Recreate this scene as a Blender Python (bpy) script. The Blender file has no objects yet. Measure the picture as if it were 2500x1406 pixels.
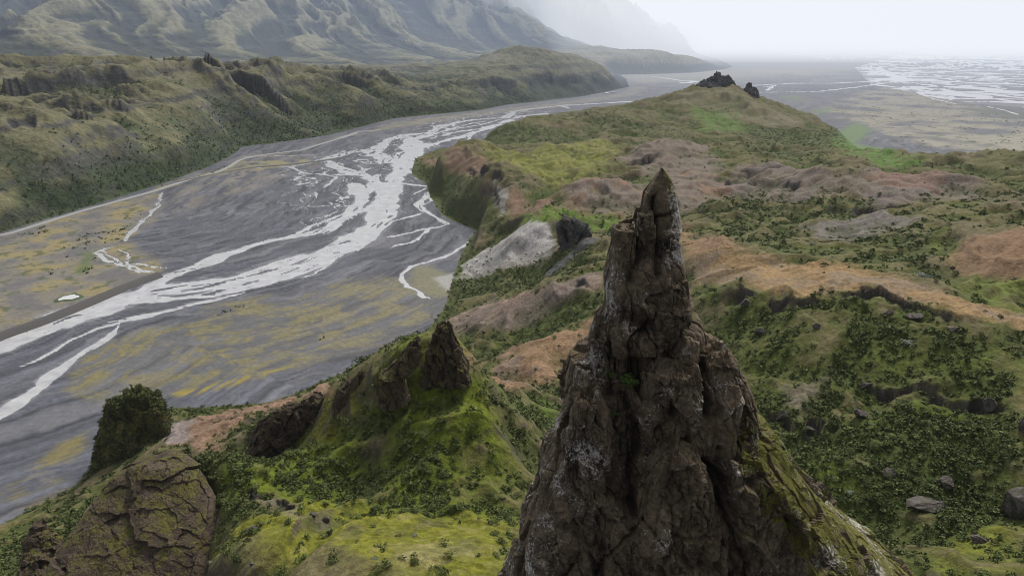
import bpy, bmesh, math, random, time
import numpy as np
from mathutils import Vector
T0 = time.time()
random.seed(7); RNG = np.random.default_rng(7)
SC = bpy.context.scene
COL = SC.collection
f32 = np.float32

# ------------------------------------------------------------------ view
FPX, CU, CV = 970.0, 728.0, 409.5          # survey frame 1456 x 819
PITCH = math.radians(20.6); SP, CP = math.sin(PITCH), math.cos(PITCH)
CAMZ = 250.0
def ray(u, v):
    x = (u - CU) / FPX; y = (v - CV) / FPX
    fwd = CP - y * SP; down = SP + y * CP
    return x / fwd, -down / fwd            # dx/dY, dz/dY
def at(u, v, Y):
    a, b = ray(u, v); return (a * Y, Y, CAMZ + b * Y)
def flat(u, v, z=0.0):
    a, b = ray(u, v); Y = (z - CAMZ) / b; return (a * Y, Y)
def project(x, y, z):
    d = z - CAMZ
    f = y * CP - d * SP; dn = -d * CP - y * SP
    return CU + FPX * x / f, CV + FPX * dn / f
def Z1(x, y): return (x * .36, y * .36)
def Z2(x, y): return (466 + x * .36, y * .36)
def Z3(x, y): return (932 + x * .36, y * .36)
def Z4(x, y): return (x * .36, 262 + y * .36)
def Z5(x, y): return (466 + x * .36, 262 + y * .36)
def Z7(x, y): return (x * .36, 524 + y * .36)

# ------------------------------------------------------------------ noise
def _h(ix, iy, iz, seed):
    h = (ix.astype(np.uint32) * np.uint32(374761393) + iy.astype(np.uint32) * np.uint32(668265263)
         + iz.astype(np.uint32) * np.uint32(2246822519) + np.uint32((seed * 3266489917) & 0xffffffff))
    h = (h ^ (h >> np.uint32(13))) * np.uint32(1274126177)
    h = (h ^ (h >> np.uint32(16))) * np.uint32(2654435769)
    return h ^ (h >> np.uint32(15))
def _sm(t): return t * t * t * (t * (t * 6 - 15) + 10)
def pn2(x, y, seed=0):
    x = np.asarray(x, np.float64); y = np.asarray(y, np.float64)
    fx = np.floor(x); fy = np.floor(y); dx = (x - fx).astype(f32); dy = (y - fy).astype(f32)
    ix = fx.astype(np.int64).astype(np.int32); iy = fy.astype(np.int64).astype(np.int32); z0 = np.zeros_like(ix)
    def g(a, b):
        h = _h(ix + a, iy + b, z0, seed)
        return ((h & np.uint32(0xffff)).astype(f32) / 32768 - 1) * (dx - a) + ((h >> np.uint32(16)).astype(f32) / 32768 - 1) * (dy - b)
    u = _sm(dx); v = _sm(dy)
    a = g(0, 0); a += u * (g(1, 0) - a); b = g(0, 1); b += u * (g(1, 1) - b)
    return (a + v * (b - a)) * 1.3
def pn3(p, seed=0):
    fl = np.floor(p); d = (p - fl).astype(f32); i = fl.astype(np.int32)
    u = _sm(d)
    def g(a, b, c):
        h = _h(i[:, 0] + a, i[:, 1] + b, i[:, 2] + c, seed)
        return (((h & np.uint32(1023)).astype(f32) / 512 - 1) * (d[:, 0] - a) + (((h >> np.uint32(10)) & np.uint32(1023)).astype(f32) / 512 - 1) * (d[:, 1] - b)
                + (((h >> np.uint32(20)) & np.uint32(1023)).astype(f32) / 512 - 1) * (d[:, 2] - c))
    def L(b, c):
        a = g(0, b, c); return a + u[:, 0] * (g(1, b, c) - a)
    def M(c):
        a = L(0, c); return a + u[:, 1] * (L(1, c) - a)
    a = M(0)
    return (a + u[:, 2] * (M(1) - a)) * 1.2
def fbm2(x, y, octv=5, seed=0, gain=.5):
    s = 0; a = 1.0; c, sn = .8, .6
    for k in range(octv):
        s = s + a * pn2(x, y, seed + k); a *= gain
        x, y = (c * x - sn * y) * 2.03 + 17.1, (sn * x + c * y) * 2.03 - 9.7
    return s
def ridged2(x, y, octv=5, seed=0, gain=.5):
    s = 0; a = 1.0; w = 1.0; c, sn = .8, .6
    for k in range(octv):
        n = 1 - np.abs(pn2(x, y, seed + k)) * 1.8; n = np.clip(n, 0, 1); n = n * n * w
        s = s + a * n; w = np.clip(n * 2, 0, 1); a *= gain
        x, y = (c * x - sn * y) * 2.05 + 3.1, (sn * x + c * y) * 2.05 + 7.7
    return s
def fbm3(p, octv=4, seed=0, gain=.5):
    s = 0; a = 1.0
    for k in range(octv):
        s = s + a * pn3(p, seed + k); a *= gain; p = p * 2.07 + 5.3
    return s
def cells3(p, seed=0):
    """nearest cell: two random numbers and a tilt per cell, distance to the border, offset from the seed"""
    base = np.floor(p).astype(np.int32); n = len(p)
    d1 = np.full(n, 9e9, f32); d2 = np.full(n, 9e9, f32); idh = np.zeros(n, np.uint32); off = np.zeros((n, 3), f32)
    for a in (-1, 0, 1):
        for b in (-1, 0, 1):
            for c in (-1, 0, 1):
                q = base + np.array([a, b, c], np.int32)
                h = _h(q[:, 0], q[:, 1], q[:, 2], seed)
                s = np.stack([(h & np.uint32(1023)), (h >> np.uint32(10)) & np.uint32(1023), (h >> np.uint32(20)) & np.uint32(1023)], 1).astype(f32) / 1023
                v = (p - (q + s)).astype(f32); dd = (v * v).sum(1)
                m = dd < d1
                d2 = np.where(m, d1, np.minimum(d2, dd))
                d1 = np.where(m, dd, d1); idh = np.where(m, h, idh); off[m] = v[m]
    r = _h(idh.astype(np.int32), idh.astype(np.int32), np.zeros_like(idh), seed + 5)
    rnd = (r & np.uint32(0xffff)).astype(f32) / 65535
    tilt = np.stack([(r & np.uint32(255)), (r >> np.uint32(8)) & np.uint32(255), (r >> np.uint32(16)) & np.uint32(255)], 1).astype(f32) / 127.5 - 1
    return rnd, tilt, np.sqrt(d2) - np.sqrt(d1), off
def ss(a, b, x):
    t = np.clip((x - a) / (b - a), 0, 1); return t * t * (3 - 2 * t)
def mix(a, b, t):
    return a + (b - a) * t

# ------------------------------------------------------------------ 2-D geometry
def poly_dist(px, py, pts):
    """distance to a polyline, signed side (+ = left of travel), arc length"""
    pts = np.asarray(pts, np.float64); d = np.full(px.shape, 1e12); sd = np.zeros(px.shape); tt = np.zeros(px.shape); acc = 0.0
    for (x0, y0), (x1, y1) in zip(pts[:-1], pts[1:]):
        ex, ey = x1 - x0, y1 - y0; L2 = ex * ex + ey * ey + 1e-9; L = math.sqrt(L2)
        t = ((px - x0) * ex + (py - y0) * ey) / L2; tc = np.clip(t, 0, 1)
        dx = px - (x0 + tc * ex); dy = py - (y0 + tc * ey); dd = dx * dx + dy * dy
        m = dd < d
        d = np.where(m, dd, d); sd = np.where(m, np.sign(ex * (py - y0) - ey * (px - x0)), sd); tt = np.where(m, acc + tc * L, tt); acc += L
    return np.sqrt(d), sd, tt
def poly_sdf(px, py, pts):
    """signed distance to a polygon, + inside"""
    pts = np.asarray(pts, np.float64); d = np.full(px.shape, 1e18); ins = np.zeros(px.shape, bool); n = len(pts)
    for i in range(n):
        x0, y0 = pts[i]; x1, y1 = pts[(i + 1) % n]; ex, ey = x1 - x0, y1 - y0
        tc = np.clip(((px - x0) * ex + (py - y0) * ey) / (ex * ex + ey * ey + 1e-9), 0, 1)
        dx = px - (x0 + tc * ex); dy = py - (y0 + tc * ey); d = np.minimum(d, dx * dx + dy * dy)
        if abs(ey) > 1e-9:
            c = ((y0 > py) != (y1 > py)) & (px < ex * (py - y0) / ey + x0); ins ^= c
    return np.where(ins, 1, -1) * np.sqrt(d)

# ------------------------------------------------------------------ outlines of the land at the valley floor
MTN_FOOT = [flat(*p) for p in [(0, 332), (75, 309), (150, 287), (232, 261), (290, 240), (326, 223), (345, 209), (390, 204), (432, 198), (466, 193), (509, 182),
                               (559, 169), (620, 163), (682, 157), (718, 150), (790, 142), (826, 138), (862, 131), (894, 124)]]
MTN = [(-1500, 500), (-1100, 700)] + MTN_FOOT + [flat(890, 113), flat(880, 107), flat(930, 106), flat(985, 104), flat(1030, 99), flat(1042, 95), flat(1020, 84),
       flat(985, 74), (4200, 14500), (5200, 30000), (-60000, 50000), (-60000, 500)]
HILL_L = [flat(*p) for p in [(0, 748), (50, 722), (95, 702), (128, 672), (138, 640), (150, 605), (230, 582), (300, 580), (378, 574), (420, 562), (466, 540), (520, 520),
          (585, 490), (612, 467), (634, 437), (641, 410), (652, 375), (664, 347), (678, 328), (640, 312), (629, 305), (612, 280), (606, 262), (585, 248), (590, 226),
          (625, 212), (676, 207), (690, 198), (696, 188), (740, 172), (800, 162), (850, 155), (890, 150), (915, 143)]]
HILL_R = [flat(*p) for p in [(1125, 154), (1162, 170), (1190, 184), (1205, 200), (1225, 217), (1262, 232), (1310, 236), (1330, 228), (1370, 222), (1456, 219)]]
HILL = [(-700, -500), (-420, 200)] + HILL_L + [(560, 2850), (750, 2860), (900, 2750)] + HILL_R + [(2200, 1650), (6000, 1500), (6000, -500)]

CTRL = [  # u, v, forward distance
 # crag hill at the end of the near range
 (1020,122,2180),(940,140,2300),(1085,142,2150),(1150,163,2000),(1000,160,1950),(900,150,2150),(1100,190,1750),(1020,165,1900),(1040,195,1600),(960,180,1700),
 (700,185,1680),(760,170,1750),(820,163,1850),(850,185,1600),(880,200,1450),(760,200,1500),(720,222,1250),(760,235,1150),(840,215,1280),(900,222,1180),
 (952,200,1080),(930,235,930),(960,212,1000),(591,220,1150),(640,213,1200),(680,230,1080),(690,245,960),(710,268,900),(750,250,950),(800,260,900),(760,285,830),(720,300,810),(690,290,860),
 (860,270,800),(900,290,740),(820,350,600),(770,336,680),(735,345,690),(740,360,670),(700,385,690),(720,410,610),(760,395,610),(830,385,560),(860,340,640),(820,322,640),(800,300,740),
 (700,440,520),(660,455,530),(760,428,490),(830,408,470),(850,395,480),(760,472,455),(695,505,432),(830,440,442),(800,490,370),(700,520,365),(760,515,340),(850,460,400),(740,545,335),(800,530,345),
 # grassy hill with the pinnacle
 (630,482,218),(600,490,219),(560,505,220),(520,533,225),(470,562,235),(400,600,250),(300,600,320),(350,590,340),(270,612,335),(240,640,300),(300,640,270),(350,680,230),(430,640,225),
 (500,600,215),(560,560,210),(640,560,205),(600,620,190),(540,680,180),(480,690,190),(640,680,175),(690,600,190),(750,590,255),(730,560,280),(700,538,300),(780,610,245),(740,655,195),(720,720,165),
 (500,760,140),(600,760,140),(700,780,130),(500,819,115),(650,819,112),(350,760,150),(300,800,140),(300,700,186),(308,745,172),(318,782,156),(330,819,133),(330,775,149),(400,819,124),(400,740,163),(320,720,178),(250,700,190),(200,740,185),(100,760,215),(50,800,210),(20,745,288),(120,720,290),(180,690,270),
 # right hand side
 (1010,360,420),(1000,345,480),(1080,375,390),(1200,385,340),(1290,400,310),(1340,430,280),(1456,465,262),(1030,405,350),(1150,425,300),(1240,412,300),(1290,430,285),(1400,465,255),
 (1100,505,272),(1200,512,257),(1080,560,250),(1200,560,240),(1150,600,225),(1300,540,235),(1420,530,230),(1450,575,207),(1250,600,215),(1350,620,200),(1200,660,195),(1300,700,180),(1400,720,170),
 (1240,720,180),(1300,780,155),(1440,780,145),(1180,780,165),(1456,819,130),(900,520,320),(930,450,390),(1000,600,260),(1000,480,320),
 (1070,342,520),(1100,290,640),(1200,300,560),(1250,340,440),(1290,330,450),(1200,360,395),(1380,320,420),(1400,350,342),(1456,338,340),(1340,370,350),(1380,400,312),(1350,310,480),(1300,290,560),
 (1000,245,800),(1100,260,760),(1200,250,700),(1150,275,650),(1300,265,640),(1250,240,850),(1180,235,950),(1100,225,1050),(1000,215,1150),(1050,240,900),(1200,215,1250),(1130,205,1450),
 (1400,224,900),(1340,229,950),(1456,224,850),(1320,255,780),(1420,260,700),(1456,290,560),(1000,310,620),(1040,300,640),(960,300,700),
 # bluff across the valley
 (0,155,1350),(86,115,1700),(209,130,1500),(288,148,1550),(360,140,1750),(432,133,1950),(524,131,2100),(600,120,2500),(664,119,2600),(696,104,2700),(772,93,2950),(826,87,3200),(873,101,3350),
 (664,132,2480),(780,120,2880),(850,120,3180),(100,215,1050),(200,200,1250),(280,200,1380),(0,160,1100),(108,176,1130),(180,187,1200),(259,198,1300),(322,214,1400),(209,165,1380),
 (0,250,950),(60,260,980),(130,240,1080),(0,290,900),(440,165,1720),(520,155,1950),(600,145,2250),(380,180,1580),
 (83,92,2300),(180,101,2400),(252,104,2500),(360,110,2550),(450,97,2900),(560,98,3050),(650,95,3250),(740,86,3600),
 # mountain behind
 (0,85,2500),(0,0,3600),(200,50,3300),(200,0,4000),(400,50,3900),(400,0,4600),(600,50,4800),(600,0,5600),(700,70,5000),(750,30,6500),(833,-2,8000),(887,11,8500),(900,22,8800),(930,33,9500),
 (963,52,10500),(800,60,7000),(900,68,7600),(0,-120,5000),(400,-120,6500),(700,-70,8500),(100,60,2900),(300,80,3100),(500,80,3700),(500,20,4700),(300,20,4000),(100,20,3400),
 (820,80,4500),(900,74,5000),(960,80,4600),(1010,84,4300),(1028,91,4200),(900,95,4200),(840,92,4300),(770,83,4600),
]
C3 = np.array([at(*c) for c in CTRL])
extra = [(x, y, 1.5) for x, y in MTN_FOOT + HILL_L[:] + HILL_R] + [(-1400, 700, 120), (-100, 150, 72), (-84, 128, 82), (-112, 182, 60), (-60, 60, 150), (60, 60, 150), (0, 95, 145), (150, 80, 130), (-150, 100, 120), (700, 2870, 3), (2500, 1100, 120), (900, 500, 150),
         (-12000, 16000, 1200), (-4000, 14000, 1000), (1000, 14000, 700), (4000, 16000, 100), (-20000, 30000, 900)]
C3 = np.vstack([C3, np.array(extra)])
QA = np.arctan2(C3[:, 0], C3[:, 1]); QR = np.log(np.hypot(C3[:, 0], C3[:, 1]))
def ker(da, dr): return np.sqrt(da * da + dr * dr + .035 ** 2)
A = ker(QA[:, None] - QA[None], QR[:, None] - QR[None]); n = len(C3)
A[np.arange(n), np.arange(n)] -= .002
M = np.zeros((n + 1, n + 1)); M[:n, :n] = A; M[:n, n] = 1; M[n, :n] = 1
# heights are interpolated as a share of the distance so that near and far ground count alike
WS = np.exp(QR) ** .5
sol = np.linalg.solve(M, np.append(C3[:, 2] / WS, 0))
AZ0, AZ1, LR0, LR1 = math.radians(-52), math.radians(52), math.log(70), math.log(46000)
NA, NR = 420, 620
ga = np.linspace(AZ0, AZ1, NA); gr = np.linspace(LR0, LR1, NR)
GH = np.zeros((NR, NA))
for i in range(NR):
    GH[i] = ker(ga[:, None] - QA[None], gr[i] - QR[None]) @ sol[:n] + sol[n]
    GH[i] *= math.exp(gr[i] * .5)
def base_rbf(x, y):
    a = (np.arctan2(x, y) - AZ0) / (AZ1 - AZ0) * (NA - 1); r = (np.log(np.hypot(x, y)) - LR0) / (LR1 - LR0) * (NR - 1)
    a = np.clip(a, 0, NA - 1.001); r = np.clip(r, 0, NR - 1.001)
    i = r.astype(int); j = a.astype(int); fr = r - i; fa = a - j
    return (GH[i, j] * (1 - fr) + GH[i + 1, j] * fr) * (1 - fa) + (GH[i, j + 1] * (1 - fr) + GH[i + 1, j + 1] * fr) * fa
def base_h(x, y):
    x = np.asarray(x, float); y = np.asarray(y, float)
    r = np.hypot(x, y); h = np.maximum(base_rbf(x, y), 0)
    sm_, sh_ = poly_sdf(x, y, MTN), poly_sdf(x, y, HILL)
    w = np.where(sm_ > sh_, np.where(r > 3300, .03, .014) * r, np.clip(.022 * r, 8, 40))
    s = np.maximum(sm_, sh_)
    return np.where(s > 0, h * ss(0, w, s), 0.0), sm_, sh_
def hit(u, v):
    a, b = ray(u, v)
    Ys = np.exp(np.linspace(math.log(60), math.log(30000), 900)); z = CAMZ + b * Ys
    h = base_h(a * Ys, Ys)[0]; k = np.argmax(z < h) if (z < h).any() else 899
    if k > 0:
        d0, d1 = z[k - 1] - h[k - 1], z[k] - h[k]; t = d0 / (d0 - d1 + 1e-9)
        Y = Ys[k - 1] + (Ys[k] - Ys[k - 1]) * min(max(t, 0), 1)
    else: Y = Ys[0]
    return (a * Y, Y)
def hits(pts): return [hit(*p) for p in pts]

# ------------------------------------------------------------------ terrain grid
rs = np.concatenate([np.exp(np.arange(math.log(78), math.log(520), .0031)), np.exp(np.arange(math.log(520), math.log(6000), .0041)), np.exp(np.arange(math.log(6000), math.log(45000), .011))])
azs = np.linspace(math.radians(-49), math.radians(49), 1300)
R_, A_ = np.meshgrid(rs, azs, indexing='ij'); X = R_ * np.sin(A_); Y = R_ * np.cos(A_)
shape = X.shape
NV = X.size
H, SM, SH = base_h(X, Y)
S = np.maximum(SM, SH)
plain = S <= 0
print('base', NV, time.time() - T0)

def sub(mask, fn, out, *a):
    """evaluate fn on the masked part of the grid only"""
    if mask.any(): out[mask] = fn(X[mask], Y[mask], *a)
    return out
Zr = lambda: np.zeros(shape)
mt = SM > -1; hl = SH > -1
# cliffs: lines of rock steps; u,v on the lip
CLIFFS = [
 ([(1025,402),(1060,418),(1110,428),(1150,428),(1190,421),(1240,412),(1265,422),(1290,430),(1340,450),(1400,467)], 5.5, 12, 1.2),
 ([(1226,546),(1262,552),(1300,548),(1345,560),(1382,566),(1410,575),(1456,583)], 5, 10, 1.2),
 ([(1072,572),(1110,600),(1150,610),(1175,600)], 6, 12, 1.0),
 ([(1058,257),(1100,260),(1144,264)], 9, 22, 2), ([(1026,248),(1050,247),(1069,245)], 7, 20, 2), ([(891,234),(920,226),(948,220)], 9, 26, 2.5),
 ([(668,241),(690,248),(712,256),(732,266)], 7, 20, 3), ([(700,262),(706,275),(712,290)], 4, 14, 3), ([(819,404),(838,409),(855,411)], 6, 12, 1.5),
 ([(342,700),(370,701),(392,708),(425,729)], 3, 7, .8), ([(1180,300),(1230,305),(1280,298)], 5, 15, 2), ([(1096,250),(1150,243),(1200,247)], 6, 20, 2),
 ([(664,120),(696,112),(718,118),(747,114),(772,107),(790,113),(830,112),(850,108)], 30, 80, 8),
 ([(202,131),(220,131),(240,133)], 18, 50, 5), ([(414,143),(440,140),(466,141)], 16, 50, 5), ([(356,144),(380,148),(412,153)], 18, 50, 6), ([(40,121),(70,117),(102,116)], 20, 60, 6),
 ([(290,150),(320,147),(352,143)], 16, 45, 5), ([(560,128),(600,125),(640,122)], 18, 50, 6), ([(0,166),(30,164),(60,170)], 14, 40, 5), ([(120,170),(150,180),(190,190)], 10, 30, 4),
 ([(475,136),(500,134),(524,134)], 14, 40, 5),
]
ROCKM = Zr()
for pts, h, L, w in CLIFFS:
    if pts[0][1] < 185 and h >= 14 and 190 < pts[0][0] < 480: continue
    if pts[0][1] < 185 and h >= 10 and pts[0][0] < 660: h, w = h * .55, w * 2
    P = np.array(hits(pts)); lo = P.min(0) - 5 * L; hi = P.max(0) + 5 * L
    m = (X > lo[0]) & (X < hi[0]) & (Y > lo[1]) & (Y < hi[1]) & ~plain
    if not m.any(): continue
    x, y = X[m], Y[m]
    wx = fbm2(x / (L * .7), y / (L * .7), 3, 91) * L * .35; wy = fbm2(x / (L * .7), y / (L * .7), 3, 97) * L * .35
    rr_ = np.hypot(*P.T)
    if (rr_[1:] / rr_[:-1]).max() > 1.3 or (rr_[1:] / rr_[:-1]).min() < .77: continue
    if P[0, 0] > P[-1, 0]: P = P[::-1]
    d, sd, t = poly_dist(x + wx, y + wy, P); tot = np.hypot(*np.diff(P, axis=0).T).sum()
    e = ss(0, .12 * tot, t) * ss(0, .12 * tot, tot - t); t_ = d * -sd          # + toward the viewer's side
    hh = h * e * np.clip(.55 + 1.3 * fbm2(x / (L * 1.3), y / (L * 1.3), 3, 5), .04, 1.5)
    H[m] += -hh * ss(0, w, t_) * np.exp(-np.maximum(t_ - w, 0) / L) + .25 * hh * np.exp(-np.maximum(-t_, 0) / L) * (t_ < 0)
    ROCKM[m] = np.maximum(ROCKM[m], np.clip(hh / h * 1.6, 0, 1) * ss(-w * .3, w * .2, t_) * (1 - ss(w * 1.2, w * 3.2, t_)))

# relief of the hills
def near_relief(x, y):
    r = np.hypot(x, y)
    wx = fbm2(x / 60, y / 60, 3, 11) * 18; wy = fbm2(x / 60, y / 60, 3, 12) * 18
    k = np.clip(r / 700, .25, 1.3)
    a = fbm2((x + wx) / 95, (y + wy) / 95, 4, 21) * 5.5 * k
    b = (ridged2((x + wx) / 70, (y + wy) / 70, 4, 31) - .6) * 5.5 * k
    c = fbm2(x / 9, y / 9, 4, 41) * .8 + fbm2(x / 2.4, y / 2.4, 2, 44) * .25 + (ridged2((x + wx) / 32, (y + wy) / 32, 3, 47) - .6) * 2.6
    g = (ridged2((x + 2 * wx) / 170, (y + 2 * wy) / 240, 4, 37) - .75) * 10 * ss(330, 600, r)
    return a + b * .45 * ss(120, 500, r) + c + g * ss(5, 45, base_rbf(x, y))
def far_relief(x, y):
    r = np.hypot(x, y); k = ss(2300, 4200, r)
    d, _, t = poly_dist(x, y, MTN_FOOT)
    wx = fbm2(x / 260, y / 260, 3, 51) * 70; wy = fbm2(x / 260, y / 260, 3, 52) * 70
    g = ridged2((t + .25 * d + wx) / 210, (d + wy) / 620, 4, 61, .45) - .75          # spurs and gullies run down to the river
    g2 = ridged2((t + .5 * d + wx) / 75, (d + wy) / 190, 3, 65, .45) - .7
    bl = g * 52 + g2 * 13 + fbm2(x / 45, y / 45, 4, 68) * 7.5 + fbm2(x / 15, y / 15, 3, 69) * 2.4 + (ridged2((t + wx) / 38, (d + wy) / 70, 3, 70, .5) - .7) * 5
    bl = bl * (1 - .55 * ss(2200, 3000, r))
    wx2 = fbm2(x / 900, y / 900, 3, 71) * 260; wy2 = fbm2(x / 900, y / 900, 3, 72) * 260
    a_ = x * .80 + y * .60; b_ = x * .60 - y * .80                                   # spurs fall towards the valley mouth
    m = (ridged2((a_ + wx2) / 560, (b_ + wy2) / 2000, 5, 75, .5) - .8) * 135 + (ridged2((a_ + .8 * wx2) / 210, (b_ + wy2) / 560, 5, 78, .5) - .7) * 40 + fbm2(x / 110, y / 110, 4, 79) * 10
    m *= .18 + .82 * ss(110, 380, base_rbf(x, y))
    return bl * (1 - k) + m * k
nr = Zr(); sub(hl, near_relief, nr); H += nr * ss(0, 22, SH) * hl
fr = Zr(); sub(mt, far_relief, fr)
rim = ss(20, 260, SM)
H += fr * np.minimum(rim, .15 + .85 * ss(40, 120, H) + rim * .3) * mt
# terraces of lava beds in the cliffs across the valley
q = np.where(mt, H, 0); step = 26.0
tt = q / step + .35 * fbm2(X / 300, Y / 300, 2, 83); fl = np.floor(tt); te = fl + ss(.1, .9, tt - fl)
H = np.where(mt, H + (te - tt) * step * .40 * ss(30, 90, H) * (.4 + .6 * ss(-.2, .4, pn2(X / 350, Y / 350, 85))), H)
H = np.where(S > 0, np.maximum(H, .3), H)
print('relief', time.time() - T0)
# far ridge beyond the right hand plain
far = Y > 12000
H += np.where(far & (X > 4500), ss(6500, 13500, X + .2 * (Y - 15000)) * ss(15000, 17500, Y) * (430 + 70 * fbm2(X / 2500, Y / 2500, 4, 88)), 0)

# ------------------------------------------------------------------ braided river
def fl4(*p): return [flat(*Z4(*q)) for q in p]
def fl2(*p): return [flat(*Z2(*q)) for q in p]
def fl5(*p): return [flat(*Z5(*q)) for q in p]
def fl3(*p): return [flat(*Z3(*q)) for q in p]
def fl1(*p): return [flat(*Z1(*q)) for q in p]
CENTER = [(-1100, 330)] + fl4((0, 640), (100, 590), (250, 525), (400, 475), (600, 425), (800, 390), (1000, 350), (1150, 300), (1300, 240)) + fl5((100, 220), (200, 120)) + fl2((250, 740), (310, 650), (350, 590), (440, 520), (620, 470), (720, 455), (950, 415), (1270, 398)) + [(1400, 4500)]
ST = [  # half width in metres at start and end, braidedness, polyline
 (18, 17, .55, [(-900, 330)] + fl4((0, 640), (100, 592), (250, 535), (400, 485), (520, 450))),
 (19, 22, .75, fl4((430, 478), (520, 452), (650, 425), (800, 400), (950, 378), (1080, 350), (1180, 318))),
 (12, 9, .55, fl4((500, 462), (600, 458), (800, 440), (950, 405), (1100, 372), (1180, 325))),
 (9, 13, .5, fl4((1080, 372), (1180, 325), (1260, 275), (1350, 232), (1456, 190))),
 (8, 7, .4, fl4((560, 425), (640, 378), (720, 345), (800, 315), (900, 276), (1000, 245))),
 (5, 9, .45, fl4((760, 330), (900, 272), (1000, 245), (1100, 214), (1200, 200), (1300, 172), (1390, 118), (1430, 60), (1415, 0))),
 (3, 3, .3, fl4((1170, 200), (1230, 165), (1300, 140), (1375, 112))),
 (3, 4, .5, fl4((430, 545), (560, 525), (700, 490), (850, 455), (960, 430))),
 (2, 3, .4, fl4((80, 722), (150, 690), (250, 632), (380, 572), (480, 545), (640, 500))),
 (4, 3, .2, fl4((140, 815), (200, 760), (280, 700), (400, 620), (470, 556))),
 (4, 4, .2, [flat(*Z7(*q)) for q in [(-60, 220), (0, 180), (100, 110), (180, 60), (240, 0)]]),
 (1.6, 1.6, 0, fl4((1190, 375), (1250, 352), (1330, 290), (1456, 225))),
 # left creek
 (2.2, 3, .5, fl4((640, 30), (620, 90), (560, 150), (520, 190), (490, 225))), (2.5, 1.5, .4, fl4((370, 272), (440, 245))), (2.2, 2.2, .6, fl4((380, 268), (420, 300), (470, 322), (540, 315), (660, 332))),
 (1.5, 1.5, .5, fl4((460, 258), (510, 280), (500, 310), (560, 345), (630, 356))), (1.2, 1.2, .4, fl4((400, 262), (450, 290), (480, 320), (560, 350))), (1.5, 1.5, .3, fl4((470, 320), (540, 330), (600, 350))),
 # middle trunk
 (15, 16, .4, fl5((0, 272), (60, 248), (150, 195), (215, 118), (250, 0))),
 (15, 19, .3, fl2((250, 760), (270, 700), (310, 650), (340, 600), (345, 560))), (16, 14, .8, fl2((180, 600), (230, 640), (290, 620), (340, 590), (320, 545))),
 (9, 8, .6, fl2((0, 628), (80, 605), (150, 598), (210, 575), (250, 545), (310, 545))), (6, 8, .5, fl2((0, 648), (60, 680), (150, 692), (200, 725), (240, 770))),
 (6, 7, .4, fl2((200, 690), (170, 740), (135, 790), (112, 830))), (9, 6, .3, fl5((110, 0), (130, 70), (60, 150), (0, 190))), (4, 5, .4, fl2((0, 690), (130, 692), (200, 715))),
 (3, 4, .4, fl2((120, 700), (190, 715), (250, 745))), (8, 10, .6, fl2((200, 600), (240, 555), (300, 535), (400, 525))),
 (10, 8, .5, fl2((320, 560), (400, 528), (440, 502), (520, 482), (620, 470), (720, 463))), (11, 9, .45, fl2((700, 466), (740, 440), (800, 431), (950, 416))), (8, 8, .2, fl2((930, 418), (1100, 408), (1280, 397))),
 (9, 8, .5, fl2((340, 590), (420, 570), (500, 548), (560, 530), (640, 505), (700, 482), (760, 460), (860, 450))), (6, 3, .5, fl2((560, 528), (560, 556), (595, 582))), (4, 3, .5, fl2((430, 505), (500, 510), (600, 495), (690, 470))),
 (5, 5, .4, fl2((440, 540), (520, 520), (600, 510), (650, 495))), (4, 4, .4, fl2((380, 545), (450, 520), (560, 490), (640, 478))), (9, 5, .2, fl2((915, 418), (960, 430))), (3, 3, .3, fl2((1140, 437), (1190, 425), (1240, 420))),
 # right edge of the gravel
 (5, 6, .5, fl2((450, 770), (430, 742), (400, 790), (350, 819))), (6, 3, .5, fl5((450, 42), (410, 30), (350, 82), (400, 118), (472, 155))), (2, 2, .3, fl2((330, 770), (390, 745), (430, 740))),
 (2, 4, .2, fl5((380, 112), (250, 150), (180, 200), (110, 262))), (2, 2, .2, fl5((412, 168), (350, 220), (250, 250))), (2, 2, .2, fl5((475, 160), (380, 180), (230, 212))), (3, 5, .3, fl2((260, 720), (330, 730), (430, 740))),
 (2, 2, .1, fl5((570, 222), (500, 268), (420, 300), (330, 325), (300, 350), (300, 388), (340, 420), (402, 456))), (1.2, 1.2, .2, fl5((200, 700), (215, 665), (205, 655), (240, 645), (275, 632))),
 (2, 3, .4, fl1((1275, 745), (1330, 700), (1280, 690), (1200, 685), (1150, 660), (1230, 642), (1350, 602), (1456, 590))), (1.2, 1.2, .2, fl1((960, 668), (1080, 662), (1160, 655))),
 (5, 4, .3, fl1((1290, 632), (1350, 662), (1456, 690))), (2, 2, .1, fl1((950, 620), (1100, 616), (1260, 613))),
 (14, 16, .4, fl2((1180, 292), (1300, 305), (1400, 320), (1456, 322)) + fl3((100, 330), (160, 325))), (14, 18, .4, fl3((390, 338), (560, 330), (700, 330), (860, 322), (1000, 300))),
 (8, 10, .5, fl3((400, 366), (640, 363), (800, 345), (900, 330))), (8, 8, .5, fl3((430, 345), (470, 340), (440, 358))), (14, 12, .4, fl3((850, 335), (1000, 350), (1150, 372), (1300, 385), (1456, 408))),
 (20, 26, .4, fl3((820, 272), (880, 268), (930, 300), (1000, 318))), (5, 4, .3, fl3((1040, 370), (1100, 392), (1190, 412))), (5, 4, .3, fl3((1300, 420), (1360, 432), (1440, 455))),
]
pm = plain.copy()
px, py = X[pm], Y[pm]
d, sd, tq = poly_dist(px, py, CENTER); FS = d * sd; FT = tq
wob = fbm2(px / 40, py / 40, 3, 101)
fn = fbm2(FS / 7 + wob * .5, FT / 46, 4, 103)              # grain drawn out along the flow
fn2 = fbm2(FS / 22 + wob, FT / 130, 4, 107)
W = np.full(px.shape, -9.0)
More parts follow.
